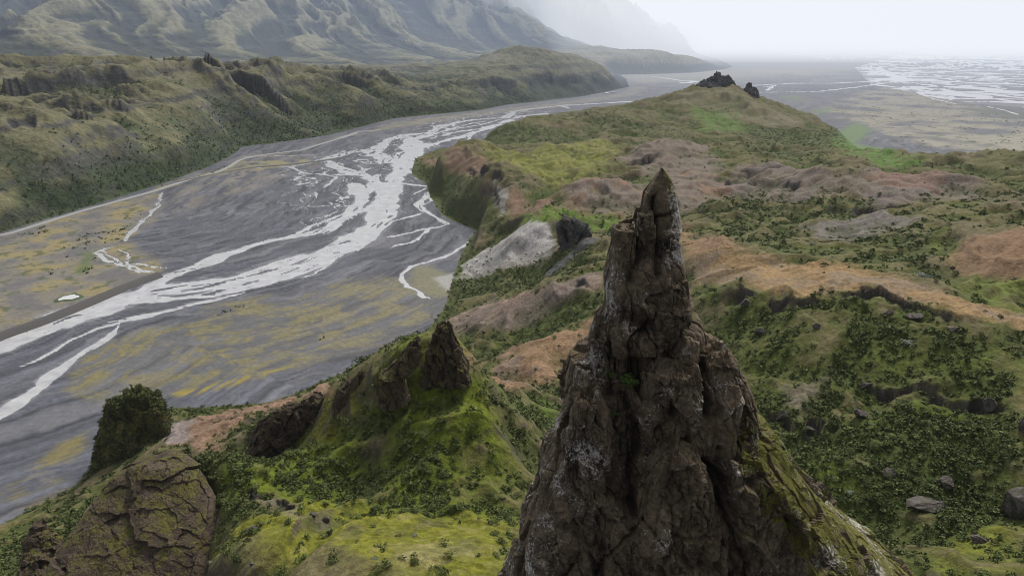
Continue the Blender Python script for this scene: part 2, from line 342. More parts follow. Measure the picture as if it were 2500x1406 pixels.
for h0, h1, br, P in ST:
    P = np.asarray(P); hw = max(h0, h1) * 1.6 + 8; lo = P.min(0) - hw; hi = P.max(0) + hw
    m = (px > lo[0]) & (px < hi[0]) & (py > lo[1]) & (py < hi[1])
    if not m.any(): continue
    x, y = px[m], py[m]; rr = max(h0, h1)
    wl = rr * 3 + 16; wa = max(rr * .8, 4.5); wx = fbm2(x / wl, y / wl, 3, 111) * wa; wy = fbm2(x / wl, y / wl, 3, 113) * wa
    dd, _, t = poly_dist(x + wx, y + wy, P); tot = np.hypot(*np.diff(P, axis=0).T).sum(); hw_ = (h0 + (h1 - h0) * t / tot) * np.clip(1.05 + .9 * pn2(t / (rr * 6 + 20), t * 0 + rr, 115), .35, 1.7)
    if rr < 6: hw_ = hw_ * (.25 + .75 * ss(0, 5 * rr, t) * ss(0, 5 * rr, tot - t))
    e = (hw_ * (1.12 + .35 * fn2[m]) - dd) / hw_
    isl = np.clip(fn[m] + .02, 0, 1) * 5.5 * br * ss(.15, .7, e)
    e = np.minimum(e, .85) - isl + fn[m] * .22 * br
    W[m] = np.maximum(W[m], e)
BRP = [flat(*Z2(*q)) for q in [(0, 600), (200, 560), (400, 480), (720, 425), (900, 440), (700, 500), (560, 570), (450, 600), (400, 700), (300, 830), (-100, 900), (-200, 700)]]
bz = np.abs(fbm2(FS / 34 + wob * .6, FT / 120, 2, 117)); bs = poly_sdf(px, py, BRP)
W = np.maximum(W, np.where(bs > -20, (.045 * ss(-20, 40, bs) * (.3 + ss(-.3, .4, fn2)) - bz) * 14, -9))
# wide far braids
FARP = fl3((820, 268), (960, 222), (1080, 196), (1250, 200), (1700, 225), (1700, 440), (1300, 408), (1150, 385), (900, 335))
fs = poly_sdf(px, py, FARP)
bw = fbm2(px / 600, py / 600, 3, 121) * .5; b1 = np.abs(fbm2((px - .5 * py) / 620 + bw, (py + .2 * px) / 520 - bw, 3, 123)); b2 = np.abs(fbm2((px - .5 * py) / 330 + bw, (py + .2 * px) / 260, 3, 127))
farw = np.maximum(.075 - b1, .050 - b2) * 12 * ss(-60, 120, fs)
FARQ = fl3((230, 172), (500, 180), (700, 190), (900, 200), (1456, 205), (1700, 205), (1700, 180), (1000, 172), (500, 165))
fq = poly_sdf(px, py, FARQ); farw = np.maximum(farw, (.075 - b1) * 9 * ss(-200, 300, fq))
FARR = fl3((430, 185), (700, 200), (860, 212), (1000, 215), (760, 235), (640, 235))
farw = np.maximum(farw, (.05 - b1) * 9 * ss(-100, 300, poly_sdf(px, py, FARR)))
W = np.maximum(W, np.where((fs > -60) | (py > 5500), farw, -9))
rdist = np.hypot(px, py)
gh = .32 + .22 * fbm2(FS / 14, FT / 60, 3, 131) + .06 * fbm2(px / 3, py / 3, 2, 135)
gz = np.clip(gh, .08, .8)
sc_ = np.clip(rdist / 1200, 1, 6)
Zp = np.where(W > 0, -.25 * sc_ * ss(0, .3, W), gz * ss(0, .25, -W) * np.minimum(sc_, 3) + .02)
H[pm] = Zp
WET = np.zeros(shape); WET[pm] = np.exp(-np.clip(-W, 0, 9) / .5)
print('river', time.time() - T0)

# ------------------------------------------------------------------ colour of the ground
C = np.zeros(shape + (3,))
def c3(*a): return np.array(a)
def lay(mask, rgb): C[...] = C + (np.asarray(rgb) - C) * mask[..., None]
# --- plain
def ppoly(pts, soft, warp=0.):
    P = [flat(*p) for p in pts]
    return ss(-soft, soft, poly_sdf(px + wob * warp, py + wob * warp * .7, P))
fine = fbm2(px / 5, py / 5, 3, 141)
fs3 = fbm2(FS / 2.6 + wob * .5, FT / 34, 4, 143); fs4 = fbm2(FS / 9 + wob * .9, FT / 75, 5, 147)
grav = c3(.074, .077, .091)[None] * (1 + .22 * fn2[:, None] + .16 * fn[:, None] + .16 * fine[:, None] + .30 * fs3[:, None])
grav *= (1 - .45 * ss(.12, .4, fs4) + .35 * ss(.18, .42, -fs4))[:, None]
def pl(mask, rgb):
    global grav
    grav = grav + (np.asarray(rgb)[None] - grav) * np.clip(mask, 0, 1)[:, None]
pl(ss(.0, .5, fn2) * .5, (.15, .145, .15))
pl(ss(.1, .6, -fn2) * .4, (.06, .06, .072))
y1 = ppoly([Z4(*p) for p in [(240, 815), (330, 730), (430, 640), (560, 575), (700, 555), (820, 520), (900, 465), (1050, 445), (1120, 470), (1300, 400), (1400, 372), (1480, 360), (1620, 370), (1760, 440), (1740, 520), (1500, 650), (1300, 700), (1100, 730), (800, 800), (600, 840), (420, 850)]], 12, 18)
st = fbm2(FS / 16 + wob * 1.2, FT / 85, 5, 151)
st2 = fbm2(FS / 5.5 + wob * .8, FT / 40, 4, 157)
bnp = fbm2(px / 34, py / 34, 4, 159); ny = ss(-.12, .25, .62 * st + .40 * st2 + .75 * bnp + .04)
pl(y1 * .40, (.125, .118, .103))
pl(y1 * ny * (.36 + .38 * ss(-.3, .3, fs3)), mix(np.array([.175, .148, .040]), np.array([.19, .17, .09]), ss(-400, 100, px + (py - 500) * .3)[:, None]) * (1 + .25 * fine[:, None]))
y3 = ppoly([Z7(*p) for p in [(0, 500), (100, 400), (250, 290), (350, 250), (370, 300), (300, 380), (250, 440), (60, 520)]], 6, 6)
pl(y3 * ss(-.1, .35, .5 * st2 + .8 * bnp + .4 * fs3 + .1) * .7, (.175, .145, .038))
y4 = ppoly([Z7(*p) for p in [(640, 100), (800, 75), (1050, 10), (1160, -10), (1100, 15), (900, 75), (720, 115)]], 4, 4); pl(y4 * ss(-.3, .2, st2), (.21, .17, .04))
y5 = ppoly([Z7(*p) for p in [(60, 560), (200, 500), (380, 430), (340, 470), (200, 560), (100, 600)]], 5, 5); pl(y5 * ss(-.2, .3, st2) * .7, (.17, .14, .07))
y2 = ppoly([Z4(*p) for p in [(-300, 330), (-60, 215), (0, 215), (120, 170), (350, 105), (600, 35), (650, 60), (600, 150), (520, 200), (500, 235), (660, 330), (600, 370), (520, 395), (300, 495), (100, 560), (-300, 720)]], 10, 10)
bn = fbm2(px / 42, py / 42, 5, 161)
pl(y2 * .75, (.175, .155, .115))
pl(y2 * ss(0, .35, bn) * .8, (.215, .175, .075))
pl(y2 * ss(.05, .4, -bn) * .75, (.095, .092, .098))
pl(y2 * ss(.22, .45, fbm2(px / 14, py / 14, 3, 167) + .3 * bn) * .75, (.055, .07, .028))
y6 = ppoly([Z4(*p) for p in [(340, 260), (380, 275), (345, 345), (320, 360), (300, 330)]], 5, 5); pl(y6 * .7, (.07, .1, .03))
y7 = ppoly([Z4(*p) for p in [(650, 150), (850, 60), (1050, 10), (1250, -70), (1200, -130), (950, -110), (750, -10)]], 30, 20); pl(y7 * ss(-.25, .35, st) * .55, (.19, .165, .12))
y8 = ppoly([Z1(*p) for p in [(900, 660), (960, 640), (1200, 630), (1240, 640), (1100, 665), (800, 700), (620, 755), (560, 800), (640, 730), (760, 700)]], 8, 8); pl(y8 * ss(-.3, .2, bn) * .8, (.21, .185, .09))
y9 = ppoly([(430, 205), (520, 188), (560, 174), (620, 167), (720, 155), (800, 146), (880, 134), (900, 124), (925, 124), (900, 136), (800, 152), (720, 160), (640, 172), (560, 183), (480, 197)], 15, 15); pl(y9 * ss(-.5, .1, bn) * .8, (.19, .17, .115))
y10 = ppoly([(880, 105), (1040, 100), (1100, 95), (1200, 80), (1240, 84), (1130, 104), (1000, 118), (900, 118)], 60, 40); pl(y10 * .7, (.20, .19, .135))
bn3 = fbm2(px / 160, py / 160, 5, 171)
y11 = ppoly([Z3(*p) for p in [(640, 440), (780, 380), (900, 340), (1150, 395), (1456, 470), (1700, 500), (1700, 640), (1300, 610), (1000, 560), (860, 500)]], 40, 60)
pl(y11 * ss(-.45, .2, bn3) * .8, (.27, .245, .175))
pl(y11 * ss(.15, .4, fbm2(px / 30, py / 30, 4, 175)) * .65, (.075, .09, .04))
y12 = ppoly([Z3(*p) for p in [(1200, 430), (1330, 425), (1500, 460), (1500, 480), (1350, 462)]], 20, 30); pl(y12 * .7, (.05, .075, .04))
y13 = ppoly([Z3(*p) for p in [(690, 560), (740, 510), (790, 485), (850, 510), (800, 570), (900, 590), (1060, 640), (1030, 662), (860, 630), (740, 600)]], 18, 18); pl(y13 * .9, (.085, .145, .04))
y14 = ppoly([Z3(*p) for p in [(600, 440), (680, 425), (720, 435), (640, 450)]], 20, 20); pl(y14 * .8, (.085, .14, .05))
y15 = ppoly([Z3(*p) for p in [(490, 385), (560, 378), (600, 400), (540, 402)]], 25, 20); pl(y15 * .8, (.085, .135, .05))
y16 = ppoly([Z5(*p) for p in [(330, 330), (400, 320), (500, 370), (520, 440), (400, 445), (340, 400)]], 8, 6); pl(y16 * .8, (.16, .15, .085)); 
y17 = ppoly([Z5(*p) for p in [(420, 370), (490, 355), (510, 400), (480, 440), (440, 400)]], 5, 4); pl(y17 * .9, (.27, .265, .25))
y18 = ppoly([Z3(*p) for p in [(230, 230), (560, 210), (860, 215), (1080, 225), (1000, 245), (830, 270), (600, 300), (300, 280)]], 100, 80); pl(y18 * .75, (.21, .19, .15))
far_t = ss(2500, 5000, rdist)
pl(ss(1500, 3000, rdist) * .3, (.24, .235, .24)); pl(far_t * .4 * ss(-.2, .3, bn3), (.25, .235, .19))  # gravel paled with distance, haze painted into its colour
wt = np.clip(WET[pm], 0, 1); pl(wt * .30, (.065, .066, .08)); pl(ss(.45, .95, wt + .28 * fs3) * .55, (.235, .235, .245)); pl(ss(.1, .5, wt) * ss(.12, .35, fs3 + .3 * fn) * .35, (.22, .22, .23))
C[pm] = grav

# --- hills (near range)
def poly_mask(pts, soft, mask, warp=0.):
    P = np.array(hits(pts)); out = np.zeros(shape); lo = P.min(0) - soft * 4 - warp * 2; hi = P.max(0) + soft * 4 + warp * 2
    m = mask & (X > lo[0]) & (X < hi[0]) & (Y > lo[1]) & (Y < hi[1])
    if m.any():
        x, y = X[m], Y[m]
        w1 = fbm2(x / (soft * 4 + 4), y / (soft * 4 + 4), 4, 201) * (warp or soft); w2 = fbm2(x / (soft * 4 + 4), y / (soft * 4 + 4), 4, 205) * (warp or soft)
        out[m] = ss(-soft, soft, poly_sdf(x + w1, y + w2, P))
    return out
dHr = np.gradient(H, axis=0) / np.gradient(R_, axis=0); dHa = np.gradient(H, axis=1) / (R_ * (azs[1] - azs[0]))
SLOPE = np.hypot(dHr, dHa)
def blur(F, kr, ka):
    for ax, k_ in ((0, kr), (1, ka), (0, kr), (1, ka)):
        pad = [(0, 0), (0, 0)]; pad[ax] = (k_ + 1, k_); c_ = np.cumsum(np.pad(F, pad, mode='edge'), axis=ax); n_ = F.shape[ax]; w_ = 2 * k_ + 1
        F = (np.take(c_, range(w_, w_ + n_), ax) - np.take(c_, range(0, n_), ax)) / w_
    return F
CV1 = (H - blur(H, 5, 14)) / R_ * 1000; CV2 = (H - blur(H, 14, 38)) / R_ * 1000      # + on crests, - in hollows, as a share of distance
hx, hy = X[hl], Y[hl]
def onh(fn, *a):
    o = Zr(); o[hl] = fn(*a); return o
N1 = onh(fbm2, hx / 70, hy / 70, 5, 211); N2 = onh(fbm2, hx / 18, hy / 18, 4, 215); N3 = onh(fbm2, hx / 5, hy / 5, 3, 219); N4 = onh(fbm2, hx / 1.6, hy / 1.6, 2, 223)
k = hl.astype(float)
lay(k, (.088, .082, .032))
lay(k * ss(-.05, .4, N1 + .5 * N2) * .8, (.100, .078, .054))
lay(k * ss(.0, .45, -N1 + .5 * N3) * .7, (.066, .078, .018))
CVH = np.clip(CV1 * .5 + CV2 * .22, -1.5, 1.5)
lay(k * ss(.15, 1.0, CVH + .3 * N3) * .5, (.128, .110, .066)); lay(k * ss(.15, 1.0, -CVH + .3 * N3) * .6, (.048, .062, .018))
SCRUB = Zr(); SCRUB += k * (.25 * ss(.0, .3, N2 - .4 * N1) + .3 * ss(.2, 1., -CVH))
BARE = Zr()
def scrub(pts, soft, dens=1., thr=-.15):
    m = poly_mask(pts, soft, hl); mm = m * ss(thr, thr + .5, N2 * .8 + N1 * .3 + N3 * .4 + .25 * ss(700, 1100, R_)) * dens
    mm = mm * (.55 + .45 * ss(-.3, .3, N3)); np.maximum(SCRUB, mm, out=SCRUB)
def bare(pts, soft, rgb, a=.92, warp=0., rgb2=None, brk=.30):
    global SCRUB
    m = poly_mask(pts, soft, hl, warp) * (1 - brk * ss(-.05, .3, N2 * .6 - N1 * .3 + .5 * N3 - .35 * CVH))
    c = np.asarray(rgb)[None, None] * (1 + .18 * N2[..., None] + .22 * N3[..., None] + .1 * N4[..., None])
    if rgb2 is not None: c = c + (np.asarray(rgb2)[None, None] - c) * (ss(-.15, .35, N1 + .7 * N2) * .8)[..., None]
    C[...] = C + (c - C) * (m * a)[..., None]; SCRUB = SCRUB * (1 - m * .93); np.maximum(BARE, m * a, out=BARE)
def green(pts, soft, rgb, a=.85, sc=.4):
    global SCRUB
    m = poly_mask(pts, soft, hl)
    C[...] = C + (np.asarray(rgb)[None, None] * (1 + .3 * N2[..., None] + .25 * N3[..., None]) - C) * np.clip(m * a * ss(-.6, .1, N2), 0, .95)[..., None]; SCRUB *= (1 - m * (1 - sc))
# base tints of large areas
green([(560,500),(640,480),(690,560),(735,660),(735,750),(560,740),(330,740),(230,760),(300,690),(420,640),(500,570)], 8, (.102, .122, .020), .95, 1)
green([(980,400),(1456,470),(1456,900),(1100,900),(1090,600),(1000,500)], 8, (.060, .070, .018), .9, 1)
scrub([(420,670),(480,640),(560,610),(640,600),(700,640),(735,690),(700,740),(600,745),(480,720),(380,690)], 6, .8, -.2)
scrub([(500,600),(560,540),(640,530),(690,600),(640,600),(560,610)], 6, .35, -.1)
scrub([(300,650),(370,600),(430,600),(430,660),(350,690),(300,690)], 5, 1, -.4)
scrub([(0,770),(60,735),(130,700),(230,660),(300,640),(330,690),(250,740),(100,790),(0,819)], 5, 1, -.3)
scrub([(230,590),(300,572),(380,575),(380,590),(300,600),(240,600)], 4, 1, -.5)
scrub([(1000,410),(1100,440),(1250,440),(1400,480),(1456,500),(1456,600),(1300,560),(1200,560),(1090,570),(1010,480)], 6, .95, -.12)
scrub([(1080,570),(1200,570),(1300,570),(1456,600),(1456,730),(1400,760),(1300,790),(1200,830),(1150,780),(1110,650)], 6, 1, -.6)
scrub([(283,690),(330,690),(375,700),(395,740),(335,795),(300,800),(285,740)], 3, 1, -.8)
scrub([(980,290),(1100,268),(1180,290),(1250,300),(1150,325),(1110,365),(1050,355)], 8, 1, -.3)
scrub([(1180,320),(1260,340),(1330,320),(1340,360),(1280,395),(1200,365)], 8, 1, -.2)
scrub([(1340,230),(1456,235),(1456,330),(1330,300),(1270,320),(1200,300),(1330,270)], 10, .9, -.05)
scrub([(680,200),(700,187),(760,180),(810,190),(850,200),(800,208),(700,208)], 12, 1, -.4)
scrub([(800,165),(880,170),(930,180),(990,195),(1060,200),(1130,205),(1190,215),(1180,240),(1060,225),(930,200),(850,185)], 14, .9, -.1)
scrub([(1050,175),(1110,185),(1200,190),(1210,220),(1130,215),(1060,195)], 14, 1, -.3)
scrub([(583,240),(600,270),(625,305),(680,330),(720,330),(720,295),(690,285),(660,255),(625,240),(600,228)], 8, 1, -.55)
scrub([(700,262),(760,290),(790,270),(740,245)], 8, .8, .0)
scrub([(645,400),(700,385),(760,380),(830,345),(850,360),(800,405),(700,420),(645,428)], 5, 1, -.6)
scrub([(690,510),(740,472),(800,440),(855,412),(858,442),(790,480),(720,512),(700,520)], 5, 1, -.6)
scrub([(490,545),(520,525),(560,515),(520,530)], 4, 1, -.3)
scrub([(690,545),(790,590),(790,630),(730,600)], 6, .9, -.1)
scrub([(740,320),(790,300),(850,300),(900,290),(900,315),(830,325),(760,330)], 6, .6, .05)
green([(690,212),(760,214),(850,200),(890,212),(850,250),(790,268),(740,248),(700,238)], 15, (.15, .155, .045), .8, .25)
green([(985,155),(1050,160),(1070,188),(1000,188)], 18, (.088, .140, .036), .85, .6)
green([(1040,140),(1065,145),(1030,150)], 10, (.085, .135, .04), .6, 1)
green([(1180,200),(1205,178),(1240,182),(1235,205),(1310,232),(1250,236),(1190,218)], 15, (.085, .145, .04), .85, .3)
green([(740,312),(800,298),(850,295),(900,300),(890,318),(800,322),(740,330)], 6, (.095, .145, .03), .85, .7)
green([(640,300),(690,290),(720,300),(720,325),(680,320)], 6, (.11, .12, .04), .7, .6)
green([(690,530),(790,555),(800,600),(740,600)], 6, (.085, .125, .028), .7, .7)
green([(1325,340),(1350,330),(1355,350),(1400,440),(1456,455),(1456,400),(1400,400),(1340,375)], 6, (.115, .135, .035), .8, .5)
green([(1330,400),(1456,400),(1456,440),(1380,430)], 6, (.10, .115, .035), .7, .8)
green([(1180,590),(1260,560),(1340,570),(1400,590),(1290,600),(1240,620)], 5, (.095, .125, .024), .6, .7)
green([(1130,660),(1200,670),(1240,700),(1190,720)], 5, (.09, .13, .025), .8, .5)
green([(1300,790),(1400,750),(1456,740),(1456,819),(1320,819)], 5, (.13, .135, .03), .85, .3)
green([(1230,490),(1340,520),(1456,500),(1456,545),(1330,545),(1250,540)], 6, (.095, .11, .03), .7, .6)
green([(200,900),(290,800),(340,750),(420,715),(480,712),(600,738),(740,745),(740,900)], 7, (.128, .130, .026), 1.0, .12)
lay(poly_mask([(250,900),(330,770),(470,725),(740,755),(740,900)], 4, hl) * ss(.1, .5, N2 * .6 + N3 * .6 - .2 * N1) * .55, (.17, .145, .075)); lay(poly_mask([(250,900),(330,770),(470,725),(740,755),(740,900)], 4, hl) * ss(.1, .5, -N2 * .5 - N3 * .7) * .6, (.060, .072, .016))
green([(470,560),(540,540),(510,600),(440,640),(380,670),(420,620)], 4, (.115, .105, .024), .8, .5)
# bare earth
OB = (.235, .155, .075); PB = (.150, .118, .098); GB = (.14, .125, .115); RB = (.165, .105, .072)
bare([(972,366),(1060,373),(1180,378),(1225,385),(1290,402),(1370,430),(1470,456),(1470,476),(1380,456),(1290,430),(1240,412),(1150,427),(1100,424),(1030,400),(980,396)], 4, OB, .95, 5, (.175, .135, .095), brk=.0)
bare([(1328,372),(1380,347),(1470,333),(1470,398),(1380,392)], 5, (.20, .12, .068), .9, 6, (.18, .115, .07), brk=.15)
bare([(632,458),(700,424),(760,426),(850,393),(855,410),(790,440),(720,478),(640,474)], 5, PB, .92, 6, (.21, .15, .115))
bare([(658,522),(720,500),(800,474),(855,438),(860,500),(815,528),(720,556),(680,536)], 5, (.20, .125, .072), .92, 6, (.155, .12, .10))
bare([(228,610),(288,594),(374,574),(468,545),(470,566),(396,582),(324,610),(274,638)], 3, (.20, .125, .085), .9, 4)
bare([(232,612),(262,596),(284,600),(262,630),(236,634)], 3, (.19, .16, .15), .9, 3)
bare([(600,219),(650,213),(700,232),(680,248),(640,240),(600,234)], 10, RB, .8, 14)
bare([(728,266),(790,290),(765,310),(722,306)], 6, RB, .9, 8)
bare([(795,285),(870,256),(930,250),(1000,240),(1060,262),(1000,300),(960,312),(900,300),(830,302)], 8, PB, .88, 12, (.20, .115, .075))
bare([(880,228),(950,197),(1010,213),(1040,240),(960,244),(900,242)], 12, PB, .85, 16)
bare([(1010,248),(1100,240),(1200,262),(1300,250),(1400,275),(1425,290),(1330,292),(1250,304),(1200,290),(1150,282),(1060,275)], 10, PB, .75, 18, (.13, .11, .105))
bare([(1140,332),(1200,318),(1250,308),(1310,330),(1250,338),(1180,346)], 6, GB, .85, 8)
bare([(966,325),(1020,350),(1062,370),(970,380)], 5, (.20, .125, .075), .9, 6, OB)
bare([(1230,260),(1290,255),(1350,262),(1330,280),(1260,278)], 8, (.17, .10, .075), .6, 12)
bare([(1120,550),(1180,545),(1160,575),(1110,590)], 4, (.15, .12, .10), .6, 6)
bare([(655,378),(690,350),(730,328),(782,323),(792,342),(740,364),(690,388),(660,392)], 4, (.36, .345, .33), .92, 5, (.27, .25, .24), brk=.1)
bare([(640,395),(690,380),(780,350),(800,350),(700,392)], 3, (.27, .25, .235), .8, 4)
bare([(770,395),(800,372),(850,338),(858,350),(810,380),(780,402)], 3, (.065, .065, .072), .85, 4)
bare([(700,262),(722,270),(718,310),(708,300)], 4, (.27, .25, .235), .7, 5)
bare([(1060,170),(1110,165),(1150,175),(1100,185)], 14, (.16, .14, .11), .5, 14)
bare([(925,150),(1000,128),(1060,135),(1100,155),(1150,180),(1080,180),(1000,155)], 20, (.165, .145, .085), .6, 25)
bare([(355,705),(395,708),(420,728),(465,742),(455,748),(410,738),(380,720)], 2, (.13, .11, .085), .7, 3)
bare([(560,790),(640,775),(680,790),(600,810)], 4, (.19, .165, .085), .5, 8)
SCR_H = SCRUB.copy()
# scrub shows as dark mottling; big enough shrubs are built separately
fardark = ss(350, 900, R_)
lay(k * SCRUB * .88 * ss(-.7, .1, N3 + .4), np.array([.042, .057, .017])[None, None] * (1 + .5 * N3[..., None]))
C *= 1 + (hl * ss(600, 150, R_) * (.22 * N4 + .16 * N3))[..., None]
# rock on steep ground
steep = k * ss(1.15, 1.75, SLOPE + .35 * N3) * (1 - .7 * BARE)
steep = steep * (1 - .85 * np.clip(SCRUB * 1.5, 0, 1))
lay(steep * .8, np.array([.070, .058, .047])[None, None] * (1 + .35 * N3[..., None]))
lay(k * np.clip(ROCKM, 0, 1) * .92, np.array([.050, .044, .040])[None, None] * (1 + .35 * N3[..., None]))
# pale stones strewn on the slopes
stn = k * ss(.42, .55, N4 + .25 * N3) * ss(.0, .3, -N1 + .2) * (1 - .5 * SCRUB) * (R_ < 700); lay(stn * .45, (.17, .15, .135))
# --- bluff and mountain
mx, my = X[mt], Y[mt]
def onm(fn, *a):
    o = Zr(); o[mt] = fn(*a); return o
M1 = onm(fbm2, mx / 260, my / 260, 6, 231); M2 = onm(fbm2, mx / 60, my / 60, 5, 235); M3 = onm(fbm2, mx / 18, my / 18, 3, 239)
k = mt.astype(float)
lay(k, (.096, .098, .045))
lay(k * ss(-.1, .4, M1 + .4 * M2) * .75, (.078, .088, .034))
lay(k * ss(.05, .45, -M1 + .6 * M2) * .6, (.105, .094, .080))
CVM = np.clip(CV1 * .35 + CV2 * .22, -2, 2)
lay(k * ss(.1, 1.2, CVM + .4 * M3) * .7, (.140, .126, .066)); lay(k * ss(.1, 1.3, -CVM + .4 * M3) * .75, (.036, .050, .026))
band = pn2(H / 17 + .8 * M1, X / 900, 245) + .5 * pn2(H / 7 + M2, X / 500, 246)
lay(k * ss(.10, .34, band + .2 * M3) * ss(.22, .45, SLOPE + .2 * M2) * .8, (.050, .048, .050))
lowf = k * (1 - ss(30, 120, H)) * ss(-.45, .15, M2 + .5 * M3) * (1 - ss(1500, 2800, R_) * .6)
lay(lowf * .85, np.array([.032, .050, .019])[None, None] * (1 + .45 * M3[..., None])); SCR_M = np.clip(lowf * .5 + k * ss(.2, 1.0, -CVM + .3 * M2) * .45 + k * .06 * ss(-.1, .3, M2), 0, 1)
lay(k * ss(.1, .4, M2 - .3 * M1) * (1 - ss(60, 150, H)) * .6, (.040, .058, .026))
stm = k * ss(25, 75, H) * ss(1.0, 1.6, SLOPE + .3 * M3 + .15 * M2); lay(stm * .82, np.array([.068, .066, .068])[None, None] * (1 + .3 * M3[..., None]))
lay(k * np.clip(ROCKM, 0, 1) * .9, (.05, .05, .053))
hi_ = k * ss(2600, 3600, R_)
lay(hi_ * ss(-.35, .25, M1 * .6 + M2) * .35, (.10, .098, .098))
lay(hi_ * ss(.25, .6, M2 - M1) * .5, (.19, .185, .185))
lay(hi_ * ss(.1, .45, band + .5 * M2) * .8, (.026, .028, .034)); lay(hi_ * ss(.0, .9, -CVM + .5 * M2) * .75, (.024, .029, .026)); lay(hi_ * ss(.1, 1.0, CVM + .4 * M3) * .6, (.21, .195, .115))
lum = C @ np.array([.3, .6, .1]); satf = np.where(hl, 1.17 - .15 * np.clip(BARE, 0, 1), np.where(mt, .95, 1.0))[..., None]
C = np.clip(lum[..., None] + (C - lum[..., None]) * satf, .008, .6)
print('colour', time.time() - T0)

# ------------------------------------------------------------------ materials
def new_mat(name):
    m = bpy.data.materials.new(name); m.use_nodes = True; nt = m.node_tree; b = nt.nodes['Principled BSDF']; return m, nt, b
def nd(nt, t, **kw):
    n_ = nt.nodes.new(t)
    for a, b in kw.items(): setattr(n_, a, b)
    return n_
def lk(nt, a, b): nt.links.new(a, b)
def noise(nt, vec, scale, detail=4, rough=.6):
    t = nd(nt, 'ShaderNodeTexNoise'); t.inputs['Scale'].default_value = scale; t.inputs['Detail'].default_value = detail; t.inputs['Roughness'].default_value = rough
    lk(nt, vec, t.inputs['Vector']); return t
def ramp(nt, fac, pts):
    r = nd(nt, 'ShaderNodeValToRGB'); e = r.color_ramp.elements
    for i, (p, c) in enumerate(pts):
        el = e[i] if i < 2 else e.new(p)
        el.position = p; el.color = (c, c, c, 1) if np.isscalar(c) else (*c, 1)
    lk(nt, fac, r.inputs[0]); return r
def mult(nt, a, b, fac=1.0):
    m = nd(nt, 'ShaderNodeMix', data_type='RGBA', blend_type='MULTIPLY'); m.inputs[0].default_value = fac
    lk(nt, a, m.inputs[6]); lk(nt, b, m.inputs[7]); return m.outputs[2]
def ground_mat(name, s1, s2, lo=.72, hi=1.3, bump=.5, bd=1.0, rough=.95):
    m, nt, b = new_mat(name)
    at_ = nd(nt, 'ShaderNodeAttribute', attribute_name='Col'); geo = nd(nt, 'ShaderNodeNewGeometry')
    n1 = noise(nt, geo.outputs['Position'], s1, 6, .65); n2 = noise(nt, geo.outputs['Position'], s2, 5, .7)
    c = mult(nt, at_.outputs['Color'], ramp(nt, n1.outputs[0], [(.28, lo), (.72, hi)]).outputs[0])
    c = mult(nt, c, ramp(nt, n2.outputs[0], [(.3, lo), (.7, hi)]).outputs[0])
    lk(nt, c, b.inputs['Base Color']); b.inputs['Roughness'].default_value = rough; b.inputs['Specular IOR Level'].default_value = .25
    bp = nd(nt, 'ShaderNodeBump'); bp.inputs['Strength'].default_value = bump; bp.inputs['Distance'].default_value = bd
    lk(nt, n1.outputs[0], bp.inputs['Height']); lk(nt, bp.outputs[0], b.inputs['Normal']); return m
MAT_PLAIN = ground_mat('river_gravel', .22, 1.1, .82, 1.2, .35, 1.0, .8)
MAT_HILL = ground_mat('heath_and_grass', .55, 2.6, .62, 1.42, .8, 1.2)
MAT_MTN = ground_mat('mountain_slope', .03, .15, .68, 1.34, .8, 14.0)

def set_props(o, label=None, cat=None, group=None, kind=None):
    if label: o['label'] = label
    if cat: o['category'] = cat
    if group: o['group'] = group
    if kind: o['kind'] = kind
    return o
def mesh_np(name, co, faces, mat, col=None, smooth=True, parent=None):
    """faces: (n,3) or (n,4) index array"""
    me = bpy.data.meshes.new(name); co = np.asarray(co, f32); faces = np.asarray(faces, np.int32); kf = faces.shape[1]
    me.vertices.add(len(co)); me.vertices.foreach_set('co', co.ravel())
    me.loops.add(faces.size); me.loops.foreach_set('vertex_index', faces.ravel())
    me.polygons.add(len(faces)); me.polygons.foreach_set('loop_start', np.arange(0, faces.size, kf, dtype=np.int32))
    me.polygons.foreach_set('use_smooth', np.full(len(faces), smooth))
    me.update(calc_edges=True)
    if col is not None:
        ca = me.color_attributes.new('Col', 'FLOAT_COLOR', 'POINT'); ca.data.foreach_set('color', np.hstack([col, np.ones((len(col), 1))]).astype(f32).ravel())
    me.materials.append(mat)
    o = bpy.data.objects.new(name, me); COL.objects.link(o)
    if parent is not None: o.parent = parent
    return o
P3 = np.stack([X, Y, H], -1)
ii, jj = np.meshgrid(np.arange(shape[0] - 1), np.arange(shape[1] - 1), indexing='ij')
v00 = ii * shape[1] + jj; Q = np.stack([v00, v00 + 1, v00 + shape[1] + 1, v00 + shape[1]], -1)[..., ::-1].reshape(-1, 4)
sM = (SM[:-1, :-1] > 0).ravel(); sH = (SH[:-1, :-1] > 0).ravel() & ~sM
co = P3.reshape(-1, 3); cl = C.reshape(-1, 3)
